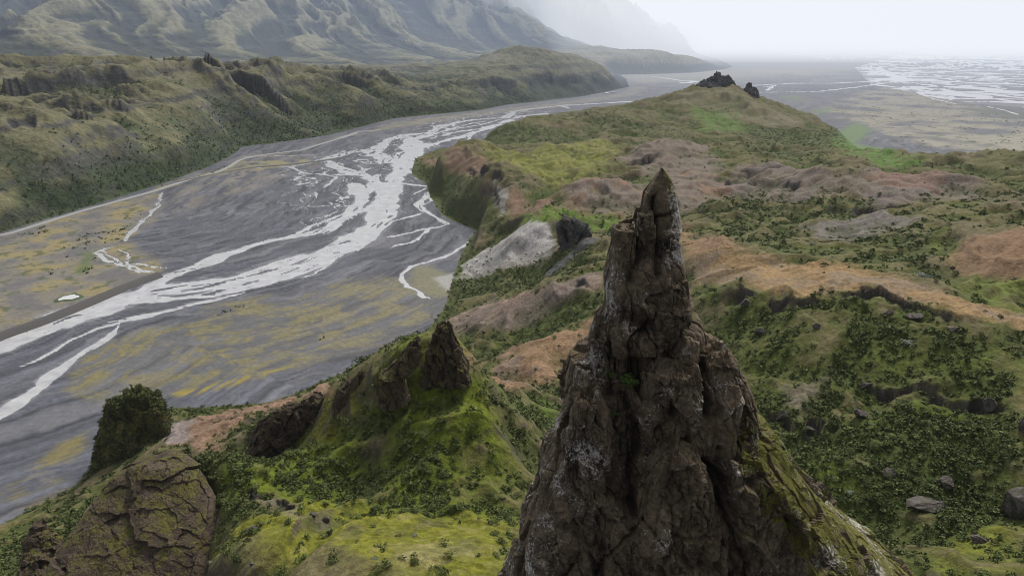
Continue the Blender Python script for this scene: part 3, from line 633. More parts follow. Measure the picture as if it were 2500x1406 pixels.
# ground nearer than the grid's first ring is never in view from the overlook
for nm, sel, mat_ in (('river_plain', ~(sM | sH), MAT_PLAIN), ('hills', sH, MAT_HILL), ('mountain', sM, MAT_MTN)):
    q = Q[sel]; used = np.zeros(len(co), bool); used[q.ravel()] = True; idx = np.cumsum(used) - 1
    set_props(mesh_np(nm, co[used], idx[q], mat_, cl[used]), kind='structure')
print('terrain mesh', time.time() - T0)
GRID = (np.log(rs), azs)
def ground(x, y):
    """height of the finished terrain"""
    x = np.atleast_1d(np.asarray(x, float)); y = np.atleast_1d(np.asarray(y, float))
    i = np.clip(np.searchsorted(rs, np.hypot(x, y)) - 1, 0, shape[0] - 2); a = (np.arctan2(x, y) - azs[0]) / (azs[1] - azs[0]); a = np.clip(a, 0, shape[1] - 1.001); j = a.astype(int); fa = a - j
    fr_ = np.clip((np.hypot(x, y) - rs[i]) / (rs[i + 1] - rs[i]), 0, 1)
    return (H[i, j] * (1 - fr_) + H[i + 1, j] * fr_) * (1 - fa) + (H[i, j + 1] * (1 - fr_) + H[i + 1, j + 1] * fr_) * fa
def field(F, x, y):
    i = np.clip(np.searchsorted(rs, np.hypot(x, y)) - 1, 0, shape[0] - 2); j = np.clip(((np.arctan2(x, y) - azs[0]) / (azs[1] - azs[0])).astype(int), 0, shape[1] - 1)
    return F[i, j]
def hit_t(u, v):
    """where the line of sight through a survey point meets the finished terrain"""
    a, b = ray(u, v); Ys = np.exp(np.linspace(math.log(80), math.log(20000), 3000)); g = ground(a * Ys, Ys); k_ = np.argmax(CAMZ + b * Ys < g)
    return a * Ys[k_], Ys[k_], g[k_]

# water: one level sheet that shows wherever the gravel is cut below it
m, nt, b = new_mat('glacial_meltwater')
geo = nd(nt, 'ShaderNodeNewGeometry'); n1 = noise(nt, geo.outputs['Position'], .07, 8, .7)
r = ramp(nt, n1.outputs[0], [(.3, (.26, .258, .262)), (.7, (.46, .46, .46))]); lk(nt, r.outputs[0], b.inputs['Base Color'])
b.inputs['Roughness'].default_value = .28; b.inputs['Specular IOR Level'].default_value = .5
n2 = noise(nt, geo.outputs['Position'], .6, 3, .6); bp = nd(nt, 'ShaderNodeBump'); bp.inputs['Strength'].default_value = .25; bp.inputs['Distance'].default_value = .3; lk(nt, n2.outputs[0], bp.inputs['Height']); lk(nt, bp.outputs[0], b.inputs['Normal'])
MAT_WATER = m
o = mesh_np('river', [(-3000, 100, 0), (30000, 100, 0), (30000, 30000, 0), (-3000, 30000, 0)], [[0, 1, 2, 3]], MAT_WATER, smooth=False); set_props(o, kind='structure')

# ------------------------------------------------------------------ rock
def rock_mat(name, dark, light, lichen=.5, moss=.5, scale=1.0):
    m, nt, b = new_mat(name)
    at_ = nd(nt, 'ShaderNodeAttribute', attribute_name='Col'); geo = nd(nt, 'ShaderNodeNewGeometry'); pos = geo.outputs['Position']
    sepc = nd(nt, 'ShaderNodeSeparateColor'); lk(nt, at_.outputs['Color'], sepc.inputs[0])   # R cavity, G lichen, B moss
    n1 = noise(nt, pos, .35 * scale, 8, .68); n2 = noise(nt, pos, 2.2 * scale, 8, .72); n3 = noise(nt, pos, 6.5 * scale, 4, .6)
    r1 = ramp(nt, n1.outputs[0], [(.3, dark), (.7, light)])
    c = mult(nt, r1.outputs[0], ramp(nt, n2.outputs[0], [(.28, .45), (.72, 1.55)]).outputs[0])
    c = mult(nt, c, ramp(nt, sepc.outputs[0], [(.0, .35), (.5, 1.0), (1.0, 1.35)]).outputs[0])  # hollows darkened, raised faces lightened: shade put into the rock colour
    def over(c, fac, rgb, rgb2=None, nz=None):
        x = nd(nt, 'ShaderNodeMix', data_type='RGBA'); lk(nt, fac, x.inputs[0]); lk(nt, c, x.inputs[6])
        if rgb2 is None: x.inputs[7].default_value = (*rgb, 1)
        else: lk(nt, ramp(nt, nz, [(.3, rgb), (.7, rgb2)]).outputs[0], x.inputs[7])
        return x.outputs[2]
    def mth(op, a, b_):
        x = nd(nt, 'ShaderNodeMath', operation=op)
        for i_, s_ in enumerate((a, b_)):
            if isinstance(s_, (int, float)): x.inputs[i_].default_value = s_
            else: lk(nt, s_, x.inputs[i_])
        return x.outputs[0]
    # brown-ochre stain
    n4 = noise(nt, pos, .8 * scale, 5, .6); c = over(c, ramp(nt, n4.outputs[0], [(.56, 0.), (.68, .55)]).outputs[0], (.10, .062, .030))
    # moss
    mo = mth('ADD', sepc.outputs[2], mth('MULTIPLY', mth('SUBTRACT', n2.outputs[0], .5), 1.3)); c = over(c, ramp(nt, mo, [(.42, 0.), (.62, moss)]).outputs[0], (.045, .045, .010), (.17, .16, .022), n3.outputs[0])
    # crusts of pale lichen
    n5 = noise(nt, pos, 2.4 * scale, 7, .75); n6 = noise(nt, pos, 6.5 * scale, 5, .65)
    li = mth('ADD', mth('MULTIPLY', sepc.outputs[1], .42), mth('ADD', mth('MULTIPLY', n5.outputs[0], .6), mth('MULTIPLY', n6.outputs[0], .55)))
    c = over(c, ramp(nt, li, [(.80, 0.), (.825, lichen)]).outputs[0], (.34, .32, .29), (.66, .64, .60), n3.outputs[0])
    lk(nt, c, b.inputs['Base Color']); b.inputs['Roughness'].default_value = .9; b.inputs['Specular IOR Level'].default_value = .3
    h = mth('ADD', mth('MULTIPLY', n2.outputs[0], .6), mth('MULTIPLY', n3.outputs[0], .25)); bp = nd(nt, 'ShaderNodeBump'); bp.inputs['Strength'].default_value = .9; bp.inputs['Distance'].default_value = .55 / scale
    lk(nt, h, bp.inputs['Height']); lk(nt, bp.outputs[0], b.inputs['Normal']); return m
MAT_SPIRE = rock_mat('lichened_palagonite', (.060, .044, .028), (.200, .150, .097), .95, 1.0)
MAT_KNOB = rock_mat('mossy_palagonite', (.045, .033, .023), (.115, .085, .060), .5, .9, .6)
MAT_STONE = rock_mat('weathered_stone', (.055, .048, .042), (.125, .11, .098), .4, .6, 1.0)
MAT_CRAG = rock_mat('far_crag', (.06, .056, .056), (.15, .14, .135), .0, .3, .06)

def loft(rows, nth, nz, sq=2.4):
    """rows: (z, xc, yc, half width, half depth) from the top down -> grid of points"""
    rows = np.array(rows, float); zt = np.linspace(0, 1, nz); key = np.concatenate([[0], np.cumsum(np.abs(np.diff(rows[:, 0])) + .3 * np.abs(np.diff(rows[:, 3])))]); key /= key[-1]
    R = np.stack([np.interp(zt, key, rows[:, c]) for c in range(5)], 1)
    th = np.linspace(0, 2 * math.pi, nth, endpoint=False); ct, sn = np.cos(th), np.sin(th)
    rad = (np.abs(ct) ** sq + np.abs(sn) ** sq) ** (-1 / sq)
    P = np.stack([R[:, 1:2] + R[:, 3:4] * (ct * rad)[None], R[:, 2:3] + R[:, 4:5] * (sn * rad)[None], np.repeat(R[:, 0:1], nth, 1)], -1)
    return P
def grid_faces(nz, nth):
    i, j = np.meshgrid(np.arange(nz - 1), np.arange(nth), indexing='ij'); j2 = (j + 1) % nth
    return np.stack([i * nth + j, (i + 1) * nth + j, (i + 1) * nth + j2, i * nth + j2], -1).reshape(-1, 4)
def normals(P):
    du = np.roll(P, -1, 1) - np.roll(P, 1, 1); dv = np.empty_like(P); dv[1:-1] = P[2:] - P[:-2]; dv[0] = P[1] - P[0]; dv[-1] = P[-1] - P[-2]
    nn = np.cross(dv, du); l = np.linalg.norm(nn, axis=-1, keepdims=True); nn = nn / np.maximum(l, 1e-9)
    c = P.mean(1, keepdims=True); out = (nn * (P - c)).sum(-1, keepdims=True)
    return np.where(out < 0, -nn, nn)
def craggy(P, amp, seed, size=6.0, stretch=1.7, cracks=(), soft=None, lean=.25, ck=1.0):
    """break a smooth body up into blocks, ledges and cracks; returns points and a cavity map"""
    nz, nth, _ = P.shape; N = normals(P); p = P.reshape(-1, 3); nn = N.reshape(-1, 3)
    fade = (np.ones(len(p)) if soft is None else soft.reshape(-1)) * (1 - .62 * np.abs(nn[:, 0]) ** 1.5)
    disp = np.zeros(len(p)); cav = np.full(len(p), .55)
    wp = p + np.stack([fbm3(p / (size * .6), 3, seed + 1), fbm3(p / (size * .6), 3, seed + 2), fbm3(p / (size * .6), 3, seed + 3)], 1) * size * .12
    for k_, (s_, a_, cw, cd) in enumerate(((size, 1.0, .03, .22), (size * .40, .32, .035, .40), (size * .15, .085, .06, .5))):
        sc = np.array([s_, s_, s_ * stretch]); q = wp / sc; q = q + np.array([lean, 0, 0]) * q[:, 2:3]
        rnd, tilt, edge, off = cells3(q, seed + 20 + k_)
        pl_ = (rnd - .5) * .55 + (tilt * off).sum(1) * 1.5
        cr = np.exp(-(edge / cw) ** 2) * (rnd > .45) * ck
        disp += amp * a_ * (pl_ - cd * cr) * fade
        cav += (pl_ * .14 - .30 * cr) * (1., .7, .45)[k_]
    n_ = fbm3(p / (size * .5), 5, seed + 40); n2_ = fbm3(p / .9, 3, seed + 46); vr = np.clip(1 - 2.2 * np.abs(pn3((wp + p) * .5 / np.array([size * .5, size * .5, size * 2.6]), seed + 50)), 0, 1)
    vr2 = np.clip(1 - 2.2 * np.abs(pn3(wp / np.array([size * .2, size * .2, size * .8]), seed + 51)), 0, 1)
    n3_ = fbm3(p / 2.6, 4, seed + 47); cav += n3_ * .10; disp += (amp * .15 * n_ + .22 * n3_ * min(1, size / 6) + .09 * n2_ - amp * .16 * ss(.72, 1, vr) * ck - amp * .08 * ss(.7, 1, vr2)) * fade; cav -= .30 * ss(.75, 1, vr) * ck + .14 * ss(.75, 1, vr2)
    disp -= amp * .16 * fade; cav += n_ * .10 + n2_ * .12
    for pts, w, dep in cracks:
        d_, _, _ = poly_dist(p[:, 0] + .25 * w * n_, p[:, 2], pts); g = np.exp(-(d_ / w) ** 2) * (nn[:, 1] < .25)
        disp -= dep * g; cav -= .5 * g
    p2 = p + nn * disp[:, None]
    return p2.reshape(P.shape), np.clip(cav, 0, 1).reshape(nz, nth)
def close_top(P):
    """cap a loft by drawing extra rings in to the middle of its first ring"""
    c = P[0].mean(0); caps = [c + (P[0] - c) * t for t in (.02, .15, .3, .45, .6, .75, .88)]
    return np.concatenate([np.array(caps), P], 0)
def rock_from(parts, name, mat_, label, cat, lich, mossf, parent=None, group=None):
    cos, fs_, cols, n0 = [], [], [], 0
    for P, cav in parts:
        nz, nth, _ = P.shape; N = normals(P)
        pts = P.reshape(-1, 3); cv = cav.reshape(-1); nn = N.reshape(-1, 3)
        cos.append(pts); fs_.append(grid_faces(nz, nth) + n0); n0 += len(pts)
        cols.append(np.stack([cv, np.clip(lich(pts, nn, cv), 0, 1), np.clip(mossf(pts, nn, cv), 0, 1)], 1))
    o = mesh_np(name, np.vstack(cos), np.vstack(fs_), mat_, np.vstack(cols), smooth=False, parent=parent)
    if label: set_props(o, label, cat, group)
    return o
def sil_rows(tab, Yc_fn, depth_fn, zfloor=None):
    """rows from an outline given as (v, u left, u right)"""
    rows = []
    for v, ul, ur in tab:
        Yc = Yc_fn(v); xl, _, z = at(ul, v, Yc); xr, _, _ = at(ur, v, Yc); a_ = (xr - xl) / 2
        rows.append((z, (xl + xr) / 2, Yc, a_, depth_fn(v, a_)))
    if zfloor is not None:
        z, xc, yc, a_, b_ = rows[-1]; k_ = (z - zfloor)
        rows.append((zfloor, xc, yc, a_ + k_ * .35, b_ + k_ * .3))
    return rows
# the great spire
SPIRE_T = [(240, 940.5, 941.5), (244, 937.5, 945), (250, 933, 950), (258, 928, 954), (272, 915, 958), (292, 911, 962), (304, 905, 964), (318, 901, 966), (324, 878, 966), (332, 871, 964), (347, 870, 962), (364, 866, 964), (382, 861, 970), (404, 857, 976),
           (427, 858, 982), (439, 854, 987), (453, 844, 993), (478, 838, 1001), (495, 828, 1006), (507, 813, 1038), (524, 811, 1053), (545, 806, 1060), (567, 802, 1066), (592, 808, 1073), (603, 800, 1088), (625, 788, 1106), (643, 775, 1121), (679, 771, 1148),
           (715, 757, 1184), (754, 741, 1213), (790, 738, 1256), (819, 736, 1292), (900, 700, 1370)]
YC = lambda v: 80 - 4 * min(max((v - 244) / 575, 0), 1.2)
def sp_depth(v, a_): return max(.35, a_ * (.9 if v < 480 else .62))
rows = sil_rows(SPIRE_T, YC, sp_depth, 135)
P = loft(rows, 820, 900, 3.6)
def up(u, v): x, _, z = at(u, v, YC(v) - 3); return (x, z)
CR = [([up(931, 285), up(930, 310), up(931, 345), up(934, 385)], .55, 1.3), ([up(933, 311), up(950, 309), up(965, 305)], .22, .6), ([up(904, 298), up(908, 330), up(903, 365), up(893, 395)], .5, 1.1),
      ([up(872, 335), up(890, 338), up(903, 345)], 1.6, 1.2), ([up(985, 400), up(978, 430), up(962, 455), up(945, 480), up(948, 510), (up(955, 545))], .6, 1.4), ([up(1000, 440), up(992, 470), up(990, 500), up(985, 560)], .7, 1.5),
      ([up(888, 440), up(915, 452), up(940, 447)], .8, 1.2), ([up(838, 470), up(856, 480), up(862, 520), up(858, 545)], .5, 1.0), ([up(895, 505), up(915, 530), up(935, 540)], 1.1, 1.4), ([up(1038, 560), up(1028, 600), up(1034, 650)], .4, 1.0),
      ([up(880, 545), up(900, 590), up(885, 640)], .5, .9), ([up(960, 560), up(950, 620), up(965, 690), up(955, 760)], .5, 1.0), ([up(1000, 600), up(990, 680), up(1010, 760)], .45, .9), ([up(850, 620), up(840, 700), up(850, 790)], .4, .8)]
zt_ = P[..., 2]
soft = .12 + .12 * ss(236, 228, zt_) + .30 * ss(228, 214, zt_) + .42 * ss(218, 203, zt_)
xr = np.interp(-zt_, [-r_[0] for r_ in rows], [r_[1] + r_[3] for r_ in rows]); xl_ = np.interp(-zt_, [-r_[0] for r_ in rows], [r_[1] - r_[3] for r_ in rows])
fx = (P[..., 0] - xl_) / np.maximum(xr - xl_, .1)
soft *= 1 - .6 * ss(.8, .95, fx) * ss(212, 204, zt_)
P1, cav1 = craggy(P, 2.7, 300, 6.6, 2.3, CR, soft, .35)
parts = [(P1, cav1)]
def block(tab, Y0, dep, seed, amp=.9, size=2.6, nth=240, nz=220, zfloor=None, cr=(), soft_=1.0):
    rw = sil_rows(tab, lambda v: Y0, lambda v, a_: dep * (.55 + .45 * min(a_ / 3, 1.3)), zfloor)
    Pb = close_top(loft(rw, nth, nz, 4.5)); pb, cb = craggy(Pb, amp * soft_, seed, size, 1.6, cr, None, .3); return pb, cb
parts.append(block([(323, 872, 903), (332, 869, 904), (350, 873, 903), (372, 880, 900)], 77.0, 2.3, 410, .32, 1.9))              # flat topped shoulder
parts.append(block([(303, 906, 929), (320, 904, 930), (345, 905, 930), (380, 900, 928), (400, 898, 924)], 77.8, 1.5, 420, .35, 2.2))
parts.append(block([(452, 845, 858), (470, 840, 860), (495, 838, 862), (520, 842, 864), (545, 846, 868)], 74.6, 1.8, 430, .7, 1.7))
parts.append(block([(506, 1004, 1036), (512, 1000, 1044), (530, 997, 1052), (560, 1000, 1062), (600, 1005, 1072), (640, 1012, 1070), (680, 1020, 1064)], 73.0, 3.0, 440, .9, 2.8))
parts.append(block([(398, 945, 972), (420, 932, 978), (452, 925, 975), (475, 920, 962), (500, 930, 950)], 75.4, 2.4, 450, .9, 2.4))
parts.append(block([(520, 930, 985), (545, 918, 990), (580, 905, 992), (620, 912, 985), (660, 930, 975)], 71.5, 3.2, 460, 1.1, 2.8))
parts.append(block([(560, 815, 850), (590, 805, 860), (640, 792, 868), (700, 785, 862), (780, 790, 850)], 69.5, 3.4, 470, 1.2, 3.0))
parts.append(block([(640, 940, 990), (680, 920, 1010), (740, 905, 1020), (819, 890, 1030)], 66.5, 3.2, 480, 1.2, 3.2))
parts.append(block([(648, 1035, 1075), (690, 1030, 1110), (740, 1040, 1150), (819, 1060, 1210)], 67.2, 3.0, 490, 1.1, 2.8))
def sp_x(p): 
    z = p[:, 2]; r_ = np.interp(-z, [-q_[0] for q_ in rows], [q_[1] + q_[3] for q_ in rows]); l_ = np.interp(-z, [-q_[0] for q_ in rows], [q_[1] - q_[3] for q_ in rows]); return (p[:, 0] - l_) / np.maximum(r_ - l_, .1)
def lich(p, nn, cv):
    fx_ = sp_x(p); n_ = fbm3(p / 4.5, 3, 511); a_ = .41 + .62 * n_
    a_ = a_ + .20 * ss(.28, .0, fx_) + .12 * ss(.55, .95, fx_) * ss(225, 195, p[:, 2]) + .3 * (cv - .55) + .35 * ss(.55, .8, fx_) * ss(221, 226, p[:, 2])
    a_ -= .5 * ss(.3, .7, fx_) * ss(.75, .5, fx_) * ss(205, 200, p[:, 2])
    return a_ * .62
def mossf(p, nn, cv):
    fx_ = sp_x(p); n_ = fbm3(p / 2.8, 3, 521)
    ridge = ss(.74, .86, fx_ + .06 * n_) * ss(209, 204, p[:, 2]) * ss(-.1, .35, nn[:, 2] + .25)
    return .02 + .40 * ss(.45, .9, nn[:, 2]) + .22 * n_ + .70 * ridge * (1 + n_) + .5 * ss(.6, .85, fx_) * ss(228, 232, p[:, 2])
SPIRE = rock_from(parts, 'rock_spire', MAT_SPIRE, 'tall jagged dark brown rock spire speckled with white lichen, mossy on its right shoulder', 'rock spire', lich, mossf)
print('spire', time.time() - T0)

def lichen_low(p, nn, cv): return .12 + .5 * fbm3(p / 5, 3, 531) * .6
def moss_up(a, b): return lambda p, nn, cv: a + b * ss(.3, .85, nn[:, 2]) + .3 * fbm3(p / 5, 3, 541)
def outcrop(name, tab, Y0, depth, label, cat, seed, amp=2., size=4., *, cr=(), ck=.5, mat_=MAT_KNOB, nth=300, nz=260, lean_y=0., zf=None, moss=(.15, .5), stretch=1.5, sq=2.3):
    rw = []
    v0, v1 = tab[0][0], tab[-1][0]
    for v, ul, ur in tab:
        t = (v - v0) / max(v1 - v0, 1); Yc = Y0 - lean_y * t
        xl, _, z = at(ul, v, Yc); xr_, _, _ = at(ur, v, Yc); a_ = (xr_ - xl) / 2; rw.append((z, (xl + xr_) / 2, Yc, a_, max(depth * (.3 + .7 * t), .3 * a_)))
    z, xc, yc, a_, b_ = rw[-1]; zf = zf if zf is not None else z - 18
    rw.append((zf, xc, yc, a_ * 1.12 + 1, b_ * 1.12 + 1))
    Pb = close_top(loft(rw, nth, nz, sq)); pb, cb = craggy(Pb, amp * .75, seed, size, stretch, [([(at(u_, v_, Y0)[0], at(u_, v_, Y0)[2]) for u_, v_ in q_], w_, d_) for q_, w_, d_ in cr], None, .3, ck)
    return rock_from([(pb, cb)], name, mat_, label, cat, lichen_low, moss_up(*moss))
PIN = outcrop('rock_pinnacle', [(462, 621, 637), (466, 619, 642), (476, 615, 646), (488, 612, 652), (500, 607, 658), (515, 604, 663)], 212, 5, 'pointed dark rock pinnacle on top of the green hill left of the big spire', 'rock pinnacle', 601, 1.9, 2.8, moss=(.2, .5), zf=136, sq=4.)
outcrop('rock_outcrop', [(482, 588, 596), (490, 581, 600), (500, 572, 600), (512, 561, 596), (524, 550, 590), (536, 540, 575)], 205, 5, 'brown rock comb beside the pinnacle along the crest of the green hill', 'rock outcrop', 611, 1.6, 4.0, moss=(.24, .5), zf=132)
outcrop('rock_outcrop', [(570, 430, 468), (580, 398, 472), (595, 372, 462), (615, 362, 440), (640, 350, 410), (668, 342, 372)], 238, 9, 'steep brown rock face on the slope below the grassy crest, above the shrubs', 'rock outcrop', 621, 2.6, 6.0, moss=(.12, .4))
outcrop('rock_outcrop', [(531, 508, 520), (540, 496, 524), (552, 482, 520), (566, 474, 512)], 226, 5, 'small brown rock step at the lower left end of the green crest', 'rock outcrop', 625, 1.5, 4.0, moss=(.2, .4))
outcrop('rock_dome', [(654, 205, 245), (660, 185, 268), (672, 165, 284), (690, 152, 294), (705, 142, 300), (720, 128, 306), (745, 108, 312), (775, 88, 314), (819, 62, 312)], 186, 17, 'broad rounded rock dome of grey brown conglomerate, mossy in patches, at lower left', 'rock dome', 631, 1.7, 15.0, lean_y=24, nth=420, nz=380, moss=(.08, .42), zf=60, ck=.0, stretch=1.1)
outcrop('rock_horn', [(637, 258, 268), (645, 250, 278), (658, 246, 288), (675, 250, 296), (695, 262, 298)], 201, 6, 'dark jagged rock horn rising behind the rounded rock dome', 'rock horn', 641, 1.5, 4.0, lean_y=4, moss=(.15, .35), zf=70)
outcrop('rock_stump', [(748, 48, 66), (756, 40, 76), (770, 36, 84), (790, 34, 92), (819, 32, 96)], 178, 7, 'split dark rock stump at the lower left corner beside the dome', 'rock stump', 651, 1.8, 4.0, lean_y=10, moss=(.15, .4), zf=50)
CAVE = outcrop('cave_rock', [(311, 800, 808), (315, 793, 822), (322, 790, 838), (332, 791, 842), (345, 794, 840), (358, 800, 838)], 618, 15, 'dark rock outcrop with two hollows above the pale scree', 'rock outcrop', 661, 2.6, 7., mat_=MAT_CRAG, moss=(.1, .3), cr=[([(799, 326), (804, 338)], 3.2, 7), ([(828, 333), (824, 346)], 2.6, 6)])
STACK = outcrop('rock_stack', [(557, 186, 204), (563, 168, 224), (575, 154, 234), (595, 147, 238), (620, 142, 238), (650, 137, 232), (672, 132, 222)], 356, 20, 'rounded rock stack thickly covered in dark green shrubs at the edge of the gravel plain', 'rock stack', 671, 4., 10., moss=(.55, .45), zf=-5, stretch=1.2)
outcrop('summit_crag', [(107, 1012, 1028), (110, 1006, 1038), (115, 998, 1044), (121, 991, 1046), (127, 987, 1044)], 2190, 36, 'dark crag crowning the distant grassy hill beyond the spire tip', 'crag', 681, 9, 24., mat_=MAT_CRAG, nth=200, nz=120, moss=(.05, .3))
outcrop('summit_crag', [(122, 1060, 1070), (126, 1058, 1075), (134, 1058, 1078)], 2160, 25, 'smaller dark crag on the right slope just below the summit crag', 'crag', 691, 7, 16., mat_=MAT_CRAG, nth=140, nz=90, moss=(.05, .3))
print('rocks', time.time() - T0)

# hollows of the cave rock: dark mouths set into its face
m, nt, b = new_mat('cave_shadow_rock'); b.inputs['Base Color'].default_value = (.012, .011, .011, 1); b.inputs['Roughness'].default_value = 1

# boulders
def boulder(u, v, wpx, hpx, label, seed, mat_=MAT_STONE, group=None, pos=None, name='boulder', flat_=1.0, rot=0., sink=.3):
    if pos is None: pos = hit_t(u, v)
    x0, y0, z0 = pos; D = math.sqrt(x0 * x0 + y0 * y0 + (z0 - CAMZ) ** 2); a_ = wpx / 2 * D / FPX; hh = hpx * D / FPX
    bm = bmesh.new(); bmesh.ops.create_icosphere(bm, subdivisions=5, radius=1.0); p = np.array([v_.co[:] for v_ in bm.verts]); tri = np.array([[w.index for w in f_.verts] for f_ in bm.faces]); bm.free()
    rng = np.random.default_rng(seed); q = p.copy()
    for _ in range(14):                                      # flat broken faces
        d_ = rng.normal(size=3); d_ /= np.linalg.norm(d_); lim = rng.uniform(.38, .8); s_ = q @ d_; ov = np.maximum(s_ - lim, 0); q -= ov[:, None] * d_[None] * .93
    q += p * (fbm3(p * 2.5 + seed, 4, seed) * .07)[:, None]
    q *= np.array([a_, a_ * .8, hh * .62]); c_, s_ = math.cos(rot), math.sin(rot); q = np.stack([q[:, 0] * c_ - q[:, 2] * s_, q[:, 1], q[:, 0] * s_ + q[:, 2] * c_], 1)
    lo = q[:, 2].min(); q[:, 2] += -lo - sink * hh
    col = np.stack([np.clip(.55 + .8 * fbm3(p * 3, 3, seed + 1), 0, 1), np.full(len(q), .3), np.clip(.15 + .3 * p[:, 2], 0, 1)], 1)
    o = mesh_np(name, q, tri, mat_, col, smooth=False); o.location = (x0, y0, z0); set_props(o, label, 'boulder', group); return o
BOULD = [(1229, 552, 22, 12, 'grey slab boulder lying at the left end of the long mossy ledge', .6), (1150, 616, 34, 18, 'squarish brown boulder just below the rock ledge in the green bowl', .1), (1222, 594, 22, 16, 'pale leaning boulder in the shrubs below the long ledge', .5),
         (1346, 694, 26, 22, 'upright grey boulder standing in the shrubs of the bowl, right of the spire', .2), (1317, 722, 60, 14, 'long low flat rock slab in the shrubs below the upright boulder', .05), (1443, 732, 60, 44, 'large dark overhanging boulder at the right edge above the yellow grass', -.15),
         (1408, 586, 24, 20, 'dark boulder under the pale path of rock at the right edge', .2),  (1262, 675, 28, 12, 'low flat grey stone in the bowl between the spire and the upright boulder', 0),
         (1453, 612, 18, 26, 'tall narrow boulder at the right edge of the bowl', .1), (1112, 594, 26, 16, 'grey boulder half hidden behind the right shoulder of the spire', .2), 
         (1057, 437, 20, 16, 'grey block fallen below the left end of the brown plateau rim', .3), (1160, 466, 14, 8, 'small grey stone on the scrubby slope under the plateau rim', 0), (1082, 475, 24, 14, 'flat topped grey rock on the slope below the plateau rim', -.1), 
         (1262, 446, 18, 10, 'grey block just below the notch in the plateau rim', .2), (1300, 452, 26, 10, 'wide flat rock below the right half of the plateau rim', .1),  (1360, 470, 30, 10, 'long pale rock under the thin end of the plateau', .15),
         (1392, 768, 26, 10, 'low brown stone in the yellow grass of the lower right corner', 0),  
         (357, 757, 26, 12, 'brown stone at the lower left of the narrow ledge', .9), (688, 599 - 125, 8, 6, 'small dark stone lying on the bare brown ridge', 0), (465, 741, 18, 8, 'flat stone at the end of the narrow earth ledge', .2), (446, 733, 14, 7, 'grey stone resting on the narrow earth ledge', 0), (358, 803, 10, 6, 'white stone in the mossy grass at the bottom edge', 0)]
for i, (u, v, w_, h_, lb, rt) in enumerate(BOULD): boulder(u, v, w_ * .85, h_ * .95, lb, 700 + i, MAT_STONE, None, rot=rt * .6)
x0, _, z0 = at(827, 497, 73.6); boulder(0, 0, 27, 25, 'square lichen crusted block perched on the left edge of the spire', 751, MAT_SPIRE, None, (x0, 73.2, z0), rot=.15, sink=.05)
print('boulders', time.time() - T0)

# ------------------------------------------------------------------ shrubs
def leaf_mat(name, c1, c2):
    m, nt, b = new_mat(name); at_ = nd(nt, 'ShaderNodeAttribute', attribute_name='Col'); geo = nd(nt, 'ShaderNodeNewGeometry')
    n1 = noise(nt, geo.outputs['Position'], .35, 3, .6); oi = nd(nt, 'ShaderNodeObjectInfo')
    r_ = ramp(nt, n1.outputs[0], [(.35, c1), (.65, c2)]); c = mult(nt, r_.outputs[0], at_.outputs['Color'])
    c = mult(nt, c, ramp(nt, oi.outputs['Random'], [(0., .75), (1., 1.25)]).outputs[0])
    lk(nt, c, b.inputs['Base Color']); b.inputs['Roughness'].default_value = .7; b.inputs['Specular IOR Level'].default_value = .2; return m
MAT_LEAF = leaf_mat('birch_leaves', (.056, .078, .022), (.125, .150, .044))
MAT_WILLOW = leaf_mat('willow_leaves', (.17, .20, .15), (.26, .29, .22))
def shrub_mesh(nq, lobes, size, rng, squash=.75):
    """leaf sprays spread through a few uneven lobes; unit radius, base at z = 0"""
    cs = [np.array([rng.normal() * .38, rng.normal() * .38, rng.uniform(.35, .85)]) for _ in range(lobes)]; rl = [rng.uniform(.35, .62) for _ in range(lobes)]
    V, F, K = [], [], []
    for i in range(nq):
        L = rng.integers(lobes); d = rng.normal(size=3); d /= np.linalg.norm(d); d[2] = abs(d[2]) * .9 - .25
        p = cs[L] + d * rl[L] * rng.uniform(.55, 1.05); p[2] = max(p[2] * squash, .02)
        n_ = d + rng.normal(size=3) * .6 + np.array([0, 0, .5]); n_ /= np.linalg.norm(n_); t = np.cross(n_, rng.normal(size=3)); t /= np.linalg.norm(t); b_ = np.cross(n_, t); s_ = size * rng.uniform(.6, 1.35)
        k0 = len(V); V += [p - t * s_ - b_ * s_ * .35, p + b_ * s_ * .55 - t * s_ * .1, p + t * s_, p - b_ * s_ * .6 + t * s_ * .15]; F.append([k0, k0 + 1, k0 + 2, k0 + 3])
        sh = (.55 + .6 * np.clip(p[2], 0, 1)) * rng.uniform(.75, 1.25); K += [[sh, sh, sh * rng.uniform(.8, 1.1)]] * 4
    return np.array(V), np.array(F), np.array(K)
rng = np.random.default_rng(5)
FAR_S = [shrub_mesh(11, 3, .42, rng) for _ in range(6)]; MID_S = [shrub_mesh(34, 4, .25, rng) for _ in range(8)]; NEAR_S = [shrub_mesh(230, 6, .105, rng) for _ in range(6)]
def bake(name, pts, scale, protos, mat_, tint=None):
    V, F, K, n0 = [], [], [], 0; ch = rng.integers(len(protos), size=len(pts)); an = rng.uniform(0, 6.28, len(pts)); tn = rng.uniform(.7, 1.3, len(pts))
    for k_, (v, f, c) in enumerate(protos):
        m = np.where(ch == k_)[0]
        if not len(m): continue
        c_, s_ = np.cos(an[m])[:, None], np.sin(an[m])[:, None]; s3 = scale[m][:, None]
        vx = (v[None, :, 0] * c_ - v[None, :, 1] * s_) * s3 + pts[m, 0:1]; vy = (v[None, :, 0] * s_ + v[None, :, 1] * c_) * s3 + pts[m, 1:2]; vz = v[None, :, 2] * s3 + pts[m, 2:3] - .08 * s3
        V.append(np.stack([vx, vy, vz], -1).reshape(-1, 3)); F.append((f[None] + (np.arange(len(m)) * len(v))[:, None, None] + n0).reshape(-1, 4)); K.append((c[None] * tn[m][:, None, None]).reshape(-1, 3)); n0 += len(m) * len(v)
    return mesh_np(name, np.vstack(V), np.vstack(F), mat_, np.vstack(K), smooth=False)
